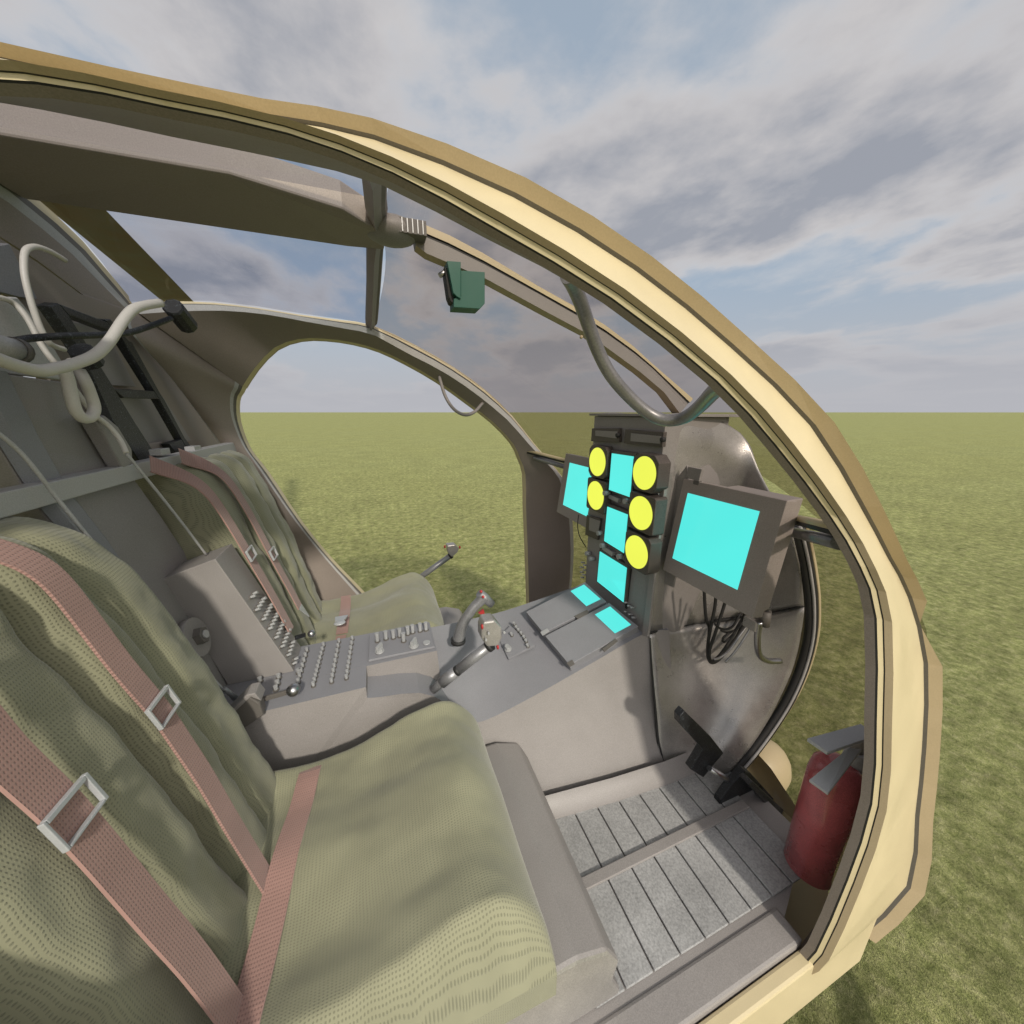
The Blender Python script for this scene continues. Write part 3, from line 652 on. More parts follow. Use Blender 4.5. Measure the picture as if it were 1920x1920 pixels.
def uv_back(px, py, S):
    top, ax, Lb, nrm, yc, hw = S[5:]
    p = at(px, py, pl=(top+nrm*.096, nrm)); d = p-top
    return ((p.y-yc)/hw, d.dot(ax)/Lb)
def build_seats():
    S = seat(1, 'far olive mesh crew seat beside the far doorway, its two pink straps over the backrest')
    s, backp, cushp, strap, buckle = S[:5]
    uv = [uv_back(x, y, S) for x, y in ((322,858),(350,880),(385,925),(430,993),(475,1070),(505,1120),(540,1185))]
    o, P = strap(uv, .046, lift=.014); buckle(o, P, len(P)-20, .034)
    uv = [uv_back(x, y, S) for x, y in ((372,845),(400,865),(425,905),(465,970),(502,1042),(535,1100),(556,1140))]
    o, P = strap(uv, .046, lift=.014); buckle(o, P, len(P)-17, .034)
    # metal end tongue of the strap
    p = P[-1]; g = MB(); n = S[8]; g.prism([p+Vector((0, -.016, 0)), p+Vector((0, .016, 0)), p+Vector((.02, .004, -.045))], n*.004, 'silver'); g.build('strap_tongue', o)
    # lap strap over the cushion with metal lift plate
    def lap(pts, w, Sx):
        P = []
        for x, y in pts:
            p = at(x, y, Z=-.765); u = (p.y-Sx[9])/Sx[10]; v = (p.x+.40)/.60
            q = Sx[2](max(-.999, min(.999, u)), min(max(v, 0), .98))[0]; P.append(q+Vector((0, 0, .006)))
        P = crom(P, 5); g = MB(); rows = []; uvs = []; d = 0
        for i, p in enumerate(P):
            if i: d += (p-P[i-1]).length
            c = Vector((w/2, 0, 0)); rows.append([p-c, p+c]); uvs.append([(-w/2, d), (w/2, d)])
        g.grid(rows, 'strap', uv=uvs, smooth=False)
        return g.build('lap_strap', Sx[0], solid=.003), P
    o, P = lap([(642,1110),(640,1130),(638,1150),(633,1178)], .040, S)
    g = MB(); c = at(640,1162,Z=-.735); g.hexa([c+Vector(v) for v in ((-.022, .018, 0), (.022, .018, 0), (.012, -.02, .004), (-.018, -.02, .004))], [c+Vector(v) for v in ((-.022, .018, .006), (.022, .018, .006), (.012, -.02, .01), (-.018, -.02, .01))], 'silver')
    g.ball(c+Vector((-.002, -.035, .008)), .02, 'silver', (1, .8, .25), 12); g.build('lap_buckle', o)
    o, P2 = lap([(632,1182),(628,1192),(622,1203)], .034, S)
    # near seat
    S = seat(-1, 'near olive mesh crew seat in the foreground, sunlit, with wide pink strap and steel buckle')
    s, backp, cushp, strap, buckle = S[:5]
    uv = [uv_back(x, y, S) for x, y in ((-30,975),(30,1030),(95,1100),(160,1185),(225,1270),(285,1335),(325,1395),(370,1460),(410,1530),(450,1595),(490,1660))]
    o, P = strap(uv, .040); 
    def near_k(P, x, y):
        u = uv_back(x, y, S); q = backp(*u)[0]; return min(range(len(P)), key=lambda i: (P[i]-q).length)
    buckle(o, P, near_k(P, 283, 1333), .040)
    uv = [uv_back(x, y, S) for x, y in ((-190,1230),(-100,1320),(-20,1420),(60,1490),(120,1550),(200,1640),(280,1735),(340,1800),(400,1880),(450,1950))]
    o, P = strap(uv, .044); buckle(o, P, near_k(P, 135, 1500), .044)
    # lap strap over the near cushion
    P = []; g = MB(); rows = []; uvs = []; d = 0
    for k in range(30):
        u = .97-1.94*k/29; q = cushp(u, .30-.06*k/29)[0]+Vector((0, 0, .006)); P.append(q)
    for _ in range(4): P = [P[0]]+[(P[i-1]+P[i]*2+P[i+1])/4 for i in range(1, 29)]+[P[-1]]
    for i, p in enumerate(P):
        if i: d += (p-P[i-1]).length
        rows.append([p-Vector((.022, 0, 0)), p+Vector((.022, 0, 0))]); uvs.append([(-.022, d), (.022, d)])
    g.grid(rows, 'strap', uv=uvs, smooth=False); g.build('lap_strap', s, solid=.003)
build_seats()
# ================================================================== CONSOLE
con = thing('instrument_console', (.4, YC, -1.12), 'grey centre console with switch rows, yellow dials and cyan screens on its tall column', 'console')
def knob(g, p, n, r, h, mt='knob', seg=8, flat=False):
    n = Vector(n).normalized(); p = Vector(p); g.tube([p, p+n*h*.9, p+n*h], [r, r, r*.75], mt, seg, smooth=False)
def switch(parent, p, n, r=.0045, h=.014, nm='switch', mt='knob'):
    g = MB(); n = Vector(n).normalized(); g.tube([p-n*.001, p+n*.003], r*1.35, 'grey_dark', 8, smooth=False); g.tube([p+n*.003, p+n*h], [r*.8, r], mt, 8, smooth=False)
    return g.build(nm, parent)
ZT = -.70
def build_console():
    # rear part of the lower console: flat top with switch rows, sides going down to the floor
    yn, yf = .89, 1.135
    g = MB()
    x0, x1 = -.44, -.085
    def hx(x0, x1, y0, y1, zt, ybn, ybf, mt='blue_grey'):
        g.hexa([(x0, ybn, -1.118), (x1, ybn, -1.118), (x1, ybf, -1.118), (x0, ybf, -1.118)], [(x0, y0, zt), (x1, y0, zt), (x1, y1, zt), (x0, y1, zt)], mt)
    # side profile in X,Z extruded across; sides plain grey, blue sky light put into the top colour
    P = [(-.44, -.70), (-.085, -.70), (-.085, -.735), (-.05, -.742), (.0, -.748), (.05, -.76), (.09, -.785), (.13, -.83), (.16, -.88), (.17, -1.118), (-.44, -1.118)]
    rows = [[Vector((x, .885, z)) for x, z in P], [Vector((x, .885+.095, z)) for x, z in P]]
    def slab(prof, y0, y1, yb0=None, mtop='blue_grey', mside='grey'):
        n = len(prof); zmin = min(z for _, z in prof)
        f0 = [Vector((x, (yb0 if (yb0 is not None and z <= zmin+1e-6) else y0), z)) for x, z in prof]; f1 = [Vector((x, y1, z)) for x, z in prof]
        g.face(f0, mside); g.face(f1[::-1], mside)
        for i in range(n):
            j = (i+1) % n; steep = abs(prof[i][1]-prof[j][1]) > 1.2*abs(prof[i][0]-prof[j][0])
            g.face([f0[j], f0[i], f1[i], f1[j]], mside if steep else mtop)
    slab(P, .885, .972, .84)
    g.build('rear_console_body', con)
    g = MB()
    P2 = [(-.44, -.7005), (.115, -.6995), (.118, -.76), (.125, -1.118), (-.44, -1.118)]
    slab(P2, .9725, 1.14)
    g.build('rear_console_body', con)
    # front sloping part up to the instrument column
    g = MB()
    top = [at(848,1225,Z=-.755), at(960,1176,Z=-.745)]
    pr = [(.119, -.755), (.24, -.80), (.45, -.785), (.766, -.69), (.766, -1.118), (.119, -1.118)]
    A = [Vector((.119, .862, -.86)), Vector((.17, .852, -.868)), Vector((.228, .842, -.876)), Vector((.40, .835, -.825)), Vector((.58, .83, -.762)), Vector((.764, .826, -.70)), Vector((.86, .815, -.70))]
    Bf = [Vector((.119, 1.14, -.722)), Vector((.18, 1.148, -.728)), Vector((.25, 1.16, -.733)), Vector((.40, 1.175, -.735)), Vector((.58, 1.185, -.715)), Vector((.764, 1.19, -.69)), Vector((.86, 1.19, -.69))]
    Ab = [Vector((a.x, .75-.06*min(max((a.x-.1)/.6, 0), 1), -1.118)) for a in A]; Bb = [Vector((b.x, 1.27, -1.118)) for b in Bf]
    rows = [[ab, ab.lerp(a, .5)+Vector((0, .018, 0)), a, b, bb] for ab, a, b, bb in zip(Ab, A, Bf, Bb)]
    cr = [crom([r[k] for r in rows], 4) for k in range(5)]; rr = list(zip(*cr))
    g.grid([r[:3] for r in rr], 'grey', smooth=True); g.grid([[r[2].lerp(r[3], t/10) for t in range(11)] for r in rr], 'blue_grey', smooth=True); g.grid([r[3:] for r in rr], 'grey', smooth=False); g.face(rows[0], 'grey'); g.build('front_console_body', con, weld=False)
    g = MB(); g.grid([[Vector((a.x, a.y-.052, -1.118)), Vector((a.x, a.y-.05, -1.095)), Vector((a.x, a.y-.012, -1.07))] for a in Ab], 'grey'); g.build('console_skirt', con)
    # upright box against the bulkhead
    y0, y1 = 1.02, 1.135
    P1 = Vector((-.504, y0, -.379)); P2_ = Vector((-.394, y0, -.344)); P4 = Vector((-.275, y0, -.7005)); P5 = Vector((-.43, y0, -.7005))
    g = MB(); g.prism([P1, P2_, P4, P5], (0, y1-y0, 0), 'grey'); g.build('upright_box', con, bevel=.002)
    nb = (P4-P2_).normalized(); nrm = Vector((-nb.z, 0, nb.x)); nrm = nrm if nrm.x > 0 else -nrm
    for i, cnt in zip(range(8), (2, 4, 5, 5, 5, 5, 4, 2)):
        for k in range(cnt):
            p = P2_.lerp(P4, .36+.085*i); p.y = y0+.012+.02*k+(0.018 if i in (0,) else 0)
            switch(con, p, nrm, .0042, .014)
    # dense switch rows of the flat top
    def sw(px, py, Z=-.699, **k): return switch(con, at(px, py, Z=Z), (0, 0, 1), **k)
    cols = [((573,1270),(553,1250) , 0)]
    lines = [((576,1222),(557,1290),8), ((607,1212),(588,1287),10), ((636,1205),(622,1280),9), ((661,1200),(650,1273),9)]
    for (xa, ya), (xb, yb), n in lines:
        for k in range(n):
            t = k/(n-1); sw(xa+(xb-xa)*t, ya+(yb-ya)*t)
    for x, y in ((488,1278),(486,1290),(484,1302),(523,1272),(521,1284),(518,1294),(560,1262),(545,1236)): sw(x, y, r=.0055)
    # raised plate with round switches and rotary knobs
    g = MB(); q = [at(693,1192,Z=-.694), at(800,1167,Z=-.694), at(815,1213,Z=-.694), at(691,1239,Z=-.694)]
    g.prism([(p.x, p.y, -.6985) for p in q], (0, 0, .007), 'blue_grey'); g.build('knob_plate', con, bevel=.001)
    for x, y in ((708,1203),(724,1199),(738,1197),(750,1194),(765,1190),(774,1187),(788,1184),(799,1182),(757,1203)): switch(con, at(x, y, Z=-.6915), (0, 0, 1), .0065, .030)
    for x, y, s in ((712,1222,.012), (776,1212,.013), (800,1206,.010)):
        c = at(x, y, Z=-.6915); g = MB(); g.tube([c, c+Vector((0, 0, .004))], s*1.1, 'knob', 20)
        if s > .011: g.tube([c+Vector((0, 0, .004)), c+Vector((0, 0, .012))], s*.9, 'knob', 8, smooth=False); d = Vector((.5, .8, 0)).normalized()*s; e = Vector((-.8, .5, 0)).normalized()*s*.4; z = Vector((0, 0, .012)); g.hexa([c+z-d-e, c+z+d-e, c+z+d+e, c+z-d+e], [c+z*2-d-e*.7, c+z*2+d-e*.7, c+z*2+d+e*.7, c+z*2-d+e*.7], 'knob')
        g.build('rotary_knob', con)
    # small switch plate on the slope
    def slopez(p): return p
    pl = (A[2], (A[5]-A[2]).cross(Bf[3]-A[2]).normalized()); 
    if pl[1].z < 0: pl = (pl[0], -pl[1])
    NS = pl[1]
    def sp(x, y, h=0): return at(x, y, pl=(pl[0]+NS*(h+.004), NS))
    g = MB(); g.prism([sp(958,1176), sp(1004,1213), sp(954,1238), sp(935,1198)], NS*.010, 'blue_grey'); g.build('switch_plate', con, bevel=.001)
    for x, y in ((965,1172),(969,1179),(973,1184),(978,1190),(983,1197),(987,1204),(990,1213),(960,1192)): switch(con, sp(x, y, .010), NS, .0046, .015)
    c = sp(953,1218, .010); g = MB(); g.tube([c, c+NS*.006], .012, 'knob', 18); g.tube([c+NS*.006, c+NS*.022], [.010, .008], 'knob', 6, smooth=False); g.build('rotary_knob', con)
    # two flat chart covers with a screen each
    def sc(x, y, h): return at(x, y, pl=(pl[0]+NS*h, NS))
    for quad, scr, nm in (([(986,1147),(1097,1091),(1137,1128),(1019,1187)], [(1095,1096),(1126,1123),(1099.5,1136),(1070,1108)], 'a'),
                          ([(1022,1192),(1142,1130),(1197,1174),(1068,1247)], [(1144,1137),(1183,1171),(1153,1187),(1115.6,1152)], 'b')):
        g = MB(); g.prism([sc(x, y, .030) for x, y in quad], -NS*.034, 'blue_grey'); o = g.build('cover_panel', con, bevel=.0015)
        g = MB(); g.prism([sc(x, y, .0315) for x, y in scr], -NS*.003, 'cyan'); g.build('screen', o)
        if nm == 'a':
            g = MB(); g.prism([sc(x, y, .033) for x, y in ((1077,1155),(1101,1143),(1104,1149),(1083,1160))], -NS*.006, 'grey_dark'); g.build('latch', o)
            g = MB(); g.prism([sc(x, y, .033) for x, y in ((1013,1185),(1026,1178),(1030,1183),(1017,1191))], -NS*.004, 'knob'); g.build('latch', o)
        else:
            for pts in (((1129,1217),(1154,1197),(1158,1201),(1133,1221)), ((1062,1243),(1073,1237),(1077,1244),(1068,1249))):
                g = MB(); g.prism([sc(x, y, .033) for x, y in pts], -NS*.005, 'grey_dark'); g.build('latch', o)
    # ---- instrument column
    XF = .765
    def cf(x, y, d=0): return at(x, y, X=XF-d)
    g = MB()
    g.hexa([(XF, .825, -.74), (XF+.24, .825, -.74), (XF+.24, 1.19, -.74), (XF, 1.19, -.74)], [(XF, .832, -.0135), (XF+.24, .832, -.0135), (XF+.24, 1.195, -.0135), (XF, 1.195, -.0135)], 'grey')
    g.build('column_body', con, bevel=.002)
    g = MB(); g.prism([cf(1247,870,.001), cf(1255,870,.001), cf(1218,1193,.001), cf(1207,1190,.001)], (-.008, 0, 0), 'grey'); g.build('column_edge_trim', con, bevel=.001)
    # upper radio units
    for q, inn in (([(1115,803),(1166,803),(1166,829),(1113,827)], [(1117,807),(1158,809),(1157,822),(1117,817)]), ([(1178,805),(1251,810),(1248,838),(1175,831)], [(1184,812),(1240,818),(1238,832),(1183,827)])):
        g = MB(); g.prism([cf(x, y, .001) for x, y in q], (-.012, 0, 0), 'gauge'); o = g.build('radio_unit', con, bevel=.001)
        g = MB(); g.prism([cf(x, y, .0145) for x, y in inn], (-.002, 0, 0), 'grey'); g.build('display_strip', o)
        g = MB(); a = cf(q[1][0]-5, (q[1][1]+q[2][1])/2, .013); knob(g, a, (-1, 0, 0), .007, .012, 'rubber', 10); g.build('knob', o)
    def rsq(c, hy, hz, cut):
        return [c+Vector((0, a, b)) for a, b in ((-hy+cut, hz), (hy-cut, hz), (hy, hz-cut), (hy, -hz+cut), (hy-cut, -hz), (-hy+cut, -hz), (-hy, -hz+cut), (-hy, hz-cut))]
    for x, y, rx, ry, cut, dep in ((1120,866,13,27,.016,.030),(1116.5,929,12,27,.006,.030),(1208,887,19,32,.020,.044),(1201,962,18,32,.006,.044),(1193,1035,17,31,.012,.044)):
        c = cf(x, y, dep); top_ = cf(x, y-ry, dep); rad = abs(top_.z-c.z)
        h = rad*1.13; sh = rsq(c, h, h, max(cut, .004))
        g = MB(); g.prism(sh, (dep-.001, 0, 0), 'gauge'); o = g.build('gauge', con, bevel=.002)
        g = MB(); seg = 40; g.prism([c+Vector((-.0015, rad*cos(2*pi*k/seg), rad*sin(2*pi*k/seg))) for k in range(seg)], (.003, 0, 0), 'yellow'); g.build('dial', o)
    for q, dep, w in (([(1147.5,850),(1188,856),(1181,932),(1142,918)], .022, .007), ([(1139,950),(1177,965),(1170,1037),(1133,1014)], .022, .007), ([(1125,1034),(1175,1065),(1169,1129),(1120,1090)], .014, .007)):
        P = [cf(x, y, dep) for x, y in q]; c = sum(P, Vector())/4
        fr = [c+(p-c)*1.0+Vector((0, (w if p.y > c.y else -w), (w*1.6 if p.z > c.z else -w*.8))) for p in P]
        g = MB(); g.prism([p+Vector((.001, 0, 0)) for p in fr], (dep-.002, 0, 0), 'gauge'); o = g.build('display_unit', con, bevel=.002)
        g = MB(); g.prism([p+Vector((-.001, 0, 0)) for p in P], (.003, 0, 0), 'cyan'); g.build('screen', o)
    for x, y in ((1132,925),(1170,940),(1126,1023),(1158,1044),(1120,1000),(1105,1048),(1098,1038)):
        g = MB(); p = cf(x, y, .036 if x > 1110 else .024); g.tube([p+Vector((.022, 0, 0)), p], .0085, 'knob', 14); g.build('knob', con)
    for q in ([(1142,924),(1166,934),(1164,942),(1141,931)], [(1136,1022),(1155,1035),(1153,1042),(1134,1029)]):
        g = MB(); g.prism([cf(x, y, .001) for x, y in q], (-.014, 0, 0), 'knob'); g.build('button_strip', con, bevel=.001)
    # blank plate, lower switches
    g = MB(); g.prism([cf(x, y, .001) for x, y in ((1104,965),(1130,972),(1124,1012),(1101,1002))], (-.010, 0, 0), 'gauge'); o = g.build('blank_unit', con, bevel=.001)
    g = MB(); g.prism([cf(x, y, .012) for x, y in ((1106,970),(1126,977),(1122,1000),(1105,994))], (-.002, 0, 0), 'grey'); g.build('cover', o)
    for x, y in ((1096,1055),(1100,1060),(1094,1064),(1099,1069),(1094,1073),(1098,1078),(1095,1083),(1178,1130),(1184,1136),(1190,1139),(1177,1147),(1185,1152),(1192,1158)):
        p = cf(x, y, .0); g = MB(); g.tube([p, p+Vector((-.016, 0, .004))], .0035, 'knob', 6); g.build('switch', con)
    g = MB(); g.prism([cf(x, y, .0005) for x, y in ((1180,1064),(1185,1068),(1176,1142),(1173,1139))], (-.003, 0, 0), 'rubber'); g.build('column_slot', con)
build_console()
# ================================================================== MONITORS
def monitor(q, nrm_hint, label, ext):
    """q: outer quad TL TR BR BL of bezel on its tilted plane, screen quad"""
    (bez, scr) = q
    P = bez; n = (P[1]-P[0]).cross(P[3]-P[0]).normalized(); n = n if n.x < 0 else -n
    c = sum(P, Vector())/4
    t = thing('monitor', c, label, 'monitor', 'screens on arms beside the instrument column')
    g = MB(); g.prism(P, -n*.035, 'bezel'); g.build('case', t, bevel=.0015)
    g = MB(); g.prism([p+n*.001 for p in scr], -n*.003, 'cyan'); g.build('screen', t)
    return t, n
def build_monitors():
    def pts(pairs, side):
        k = 1.074
        out = []
        for y, x, z in pairs: out.append(Vector((x*k, y*k if side < 0 else 2*YC-y*k, z*k)))
        return out
    def xz(z): return .762+(z+.206)*(.762-.7377)/.181
    def quad(y0, y1, z0, z1, side): return pts([(y0, xz(z0), z0), (y1, xz(z0), z0), (y1, xz(z1), z1), (y0, xz(z1), z1)], side)
    bez = quad(.745, .475, -.172, -.432, -1); scr = quad(.72, .523, -.206, -.388, -1)
    t, n = monitor((bez, scr), None, 'near monitor with big blank cyan screen hanging right of the instrument column', None)
    g = MB(); a = Vector(bez[1]); g.prism([bez[1]+Vector((.002, .0, 0)), bez[2]+Vector((.002, 0, 0)), bez[2]+Vector((.06, .004, .01)), bez[1]+Vector((.06, .004, 0))], (0, .16, 0), 'bezel'); g.build('rear_housing', t, bevel=.003)
    # mounting arm plate and tab
    g = MB(); g.prism([at(x, y, X=.83) for x, y in ((1288,872),(1243,930),(1228,1085),(1262,1102),(1290,940))], (.006, 0, 0), 'grey')
    g.prism([at(x, y, X=.825) for x, y in ((1290,875),(1316,880),(1310,903),(1287,896))], (.01, 0, 0), 'grey'); g.prism([at(x, y, X=.822) for x, y in ((1300,900),(1311,902),(1309,912),(1299,909))], (.01, 0, 0), 'grey_dark')
    g.build('mounting_arm', t, bevel=.001)
    bez = quad(.745, .475, -.172, -.432, 1); scr = quad(.72, .523, -.206, -.388, 1)
    t2, n = monitor((bez, scr), None, 'far monitor half hidden behind the left edge of the instrument column', None)
    g = MB(); g.box((.85, 1.19, -.36), (.87, 1.30, -.28), 'grey'); g.build('mounting_arm', t2)
    # cables under the near monitor
    w = [[(1320,1098),(1322,1140),(1325,1165),(1330,1180),(1327,1215),(1328,1235),(1336,1243),(1352,1233),(1378,1200),(1395,1165),(1408,1145)],
         [(1343,1112),(1340,1140),(1333,1175),(1327,1212),(1331,1238),(1345,1238),(1370,1210),(1390,1180),(1400,1160),(1412,1146)],
         [(1362,1122),(1350,1160),(1340,1190),(1330,1222),(1334,1240),(1350,1228),(1372,1196),(1385,1172),(1398,1152)],
         [(1396,1138),(1392,1165),(1380,1180),(1365,1186),(1352,1182)],
         [(1404,1142),(1398,1160),(1385,1175),(1372,1192),(1358,1204),(1356,1196),(1372,1184)]]
    w += [[(1412,1144),(1404,1168),(1388,1190),(1370,1216),(1352,1232),(1340,1236)], [(1420,1146),(1410,1172),(1396,1196),(1378,1222),(1360,1242)], [(1388,1150),(1376,1172),(1362,1180),(1350,1178),(1340,1170)]]
    names = ['longest black cable looping down under the near monitor', 'middle black cable looping under the near monitor', 'short black cable looping under the near monitor', 'thin black cable curling beside the pipe valve', 'small black cable coil beside the pipe valve', 'grey steel conduit sweeping down left of the pipe valve', 'pale conduit nearest the pipe valve', 'short black cable stub under the middle of the near monitor']
    for i, c in enumerate(w):
        P = crom([at(x, y, Y=.72-.012*i-.0*k) for k, (x, y) in enumerate(c)], 5)
        g = MB(); g.tube(P, .0046 if i < 3 else .0032, 'steel' if i in (5, 6) else 'rubber', 8); o = g.build('cable', loc=P[0]); tag(o, names[i], 'cable', 'cables hanging under the near monitor')
    P = crom([at(x, y, Y=1.21) for x, y in ((1085,965),(1083,985),(1086,1003),(1092,1015),(1099,1026))], 5); g = MB(); g.tube(P, .002, 'rubber', 6); o = g.build('cable', loc=P[0]); tag(o, 'single thin black wire dropping below the far monitor', 'cable')
build_monitors()
# ================================================================== FLIGHT CONTROLS
def build_controls():
    # cyclic grip in the middle
    b = at(857,1203,Z=-.699); t = thing('control_stick', b, 'curved dark cyclic grip with red buttons standing upright on the centre console', 'control stick')
    P = crom([at(x, y, Y=1.03) for x, y in ((859,1200),(868,1170),(885,1143),(899,1128),(908,1118))], 6)
    g = MB(); n = len(P); g.tube(P, [.020-.004*sin(pi*i/(n-1)) for i in range(n)], 'dull_steel', 18); g.build('grip', t)
    g = MB(); g.tube([P[0]-Vector((0, 0, .008)), P[0]+Vector((0, 0, .004))], .024, 'rubber', 22); g.build('base_ring', t)
    h0 = at(899,1112,Y=1.03); h1 = at(922,1133,Y=1.03); g = MB(); d = (h1-h0); g.tube([h0, h0+d*.5, h1], [.014, .016, .013], 'dull_steel', 14); g.build('grip_head', t)
    for x, y in ((902,1109),(906,1119)):
        g = MB(); p = at(x, y, Y=1.01); g.ball(p, .0050, 'red_btn', n=10); g.build('button', t)
    g = MB(); a = at(903,1140,Y=1.02); g.prism([at(x, y, Y=1.025) for x, y in ((897,1150),(907,1143),(910,1155),(902,1152))], (0, .008, 0), 'red_btn'); g.build('trigger', t)
    # near collective
    b = at(818,1290,Y=.90); t = thing('collective_lever', b, 'near collective tube rising from the console notch to a boxy grip with red switches', 'control lever', 'collective levers')
    a = at(812,1293,Y=.905); c = at(918,1210,Y=.86)
    g = MB(); g.tube([a, a.lerp(c, .30)], .0125, 'dull_steel', 18); g.tube([a.lerp(c, .16), a.lerp(c, .42)], .0165, 'dull_steel', 18); g.tube([a.lerp(c, .42), a.lerp(c, .47)], .0148, 'rubber', 18); g.tube([a.lerp(c, .47), c], .0150, 'dull_steel', 18); g.build('tube', t)
    g = MB(); g.tube([c-(c-a).normalized()*.006, c+(c-a).normalized()*.006], .018, 'rubber', 18); g.build('collar', t)
    Pn = [(908,1166),(928,1163),(941,1178),(942,1196),(935,1212),(914,1214),(903,1198),(903,1180)]
    g = MB(); g.prism([at(x, y, Y=.84) for x, y in Pn], (0, .045, 0), 'shell'); g.build('grip_head', t, bevel=.006)
    for x, y in ((904,1175),(933,1213)): g = MB(); g.ball(at(x, y, Y=.845), .0065, 'red_btn', (.6, 1, 1.2), 10); g.build('switch', t)
    for x, y in ((915,1185),(910,1197),(944,1183)): g = MB(); p = at(x, y, Y=.836); g.tube([p, p+Vector((0, -.010, 0))], .003, 'knob', 8); g.build('switch', t)
    # far collective beyond the far seat
    b = at(795,1078,Y=1.66); t = thing('collective_lever', b, 'far collective tube with small red tipped grip against the grass of the far doorway', 'control lever', 'collective levers')
    a = at(780,1088,Y=1.66); c = at(843,1043,Y=1.64)
    g = MB(); g.tube([a, c], .0135, 'dull_steel', 14); g.build('tube', t); g = MB(); g.tube([c, c+(c-a).normalized()*.012], .0155, 'rubber', 14); g.build('collar', t)
    g = MB(); g.prism([at(x, y, Y=1.62) for x, y in ((838,1023),(853,1021),(861,1029),(858,1036),(848,1045),(840,1037))], (0, .04, 0), 'shell'); g.build('grip_head', t, bevel=.005)
    for x, y in ((834,1025),(862,1026)): g = MB(); g.ball(at(x, y, Y=1.62), .008, 'red_btn', (.6, 1, 1), 10); g.build('switch', t)
    # ball topped levers
    for pts, r, lab in (([(553,1196),(573,1190)], .0105, 'small ball topped lever at the foot of the upright switch box, beside the far seat'), ([(488,1312),(538,1298)], .0125, 'larger ball topped lever lying over the near edge of the console')):
        far = r < .011; Yp = 1.10 if far else .90
        a = at(*pts[0], Y=Yp); b = at(*pts[1], Y=Yp-.01); t = thing('ball_lever', a, lab, 'lever', 'ball topped levers on the console')
        g = MB(); u = Vector((0, 0, .006)); w = Vector((0, .003, 0)); g.hexa([a-u-w, a+u-w, a+u+w, a-u+w], [b-u-w, b+u-w, b+u+w, b-u+w], 'black' if far else 'grey_dark'); g.build('arm', t, bevel=.001)
        g = MB(); q = at(*((584,1188) if far else (550,1294)), Y=Yp-.01); g.ball(q, r*(1.25 if not far else 1.0), 'steel', n=20); g.build('ball', t)
    # black cable box at the console corner with the thin cable end
    c = at(463,1338,Y=.87); t = thing('cable_box', c, 'dark square box on the near console corner where the long thin cable ends', 'box')
    g = MB(); g.prism([at(x, y, Y=.86) for x, y in ((432,1336),(468,1306),(487,1318),(494,1342),(440,1378),(424,1362))], (0, .03, 0), 'grey_dark'); g.build('body', t, bevel=.004)
    g = MB(); g.prism([at(x, y, Y=.856) for x, y in ((420,1345),(462,1303),(478,1300),(490,1315),(470,1307),(430,1345))], (0, .04, 0), 'grey'); g.build('lid', t, bevel=.002)
    # pedals
    for side, lab in ((1, 'anti torque pedal set in crackled black, near the floor below the near monitor'),):
        c = at(1360,1440,Y=.57); t = thing('foot_pedals', c, lab, 'pedals')
        g = MB(); g.prism([at(x, y, Y=.58) for x, y in ((1275,1344),(1284,1333),(1332,1380),(1357,1412),(1319,1458),(1295,1443),(1318,1405),(1275,1358))], (.0, .022, 0), 'black'); g.build('pedal', t, bevel=.002)
        g = MB(); a = at(1330,1440,Y=.57); b = at(1385,1475,Y=.55); g.tube([a, b], .0085, 'steel', 12); g.build('pedal_rod', t)
        g = MB(); g.prism([at(x, y, Y=.54) for x, y in ((1352,1500),(1372,1472),(1398,1446),(1408,1450),(1480,1530),(1440,1560),(1410,1510),(1398,1500),(1360,1580),(1330,1570))], (.0, .022, 0), 'black'); g.build('pedal', t, bevel=.002)
        g = MB(); g.prism([at(x, y, Y=.50) for x, y in ((1402,1470),(1412,1466),(1470,1520),(1460,1535))], (.0, .03, 0), 'black'); g.build('pedal', t, bevel=.002)
build_controls()
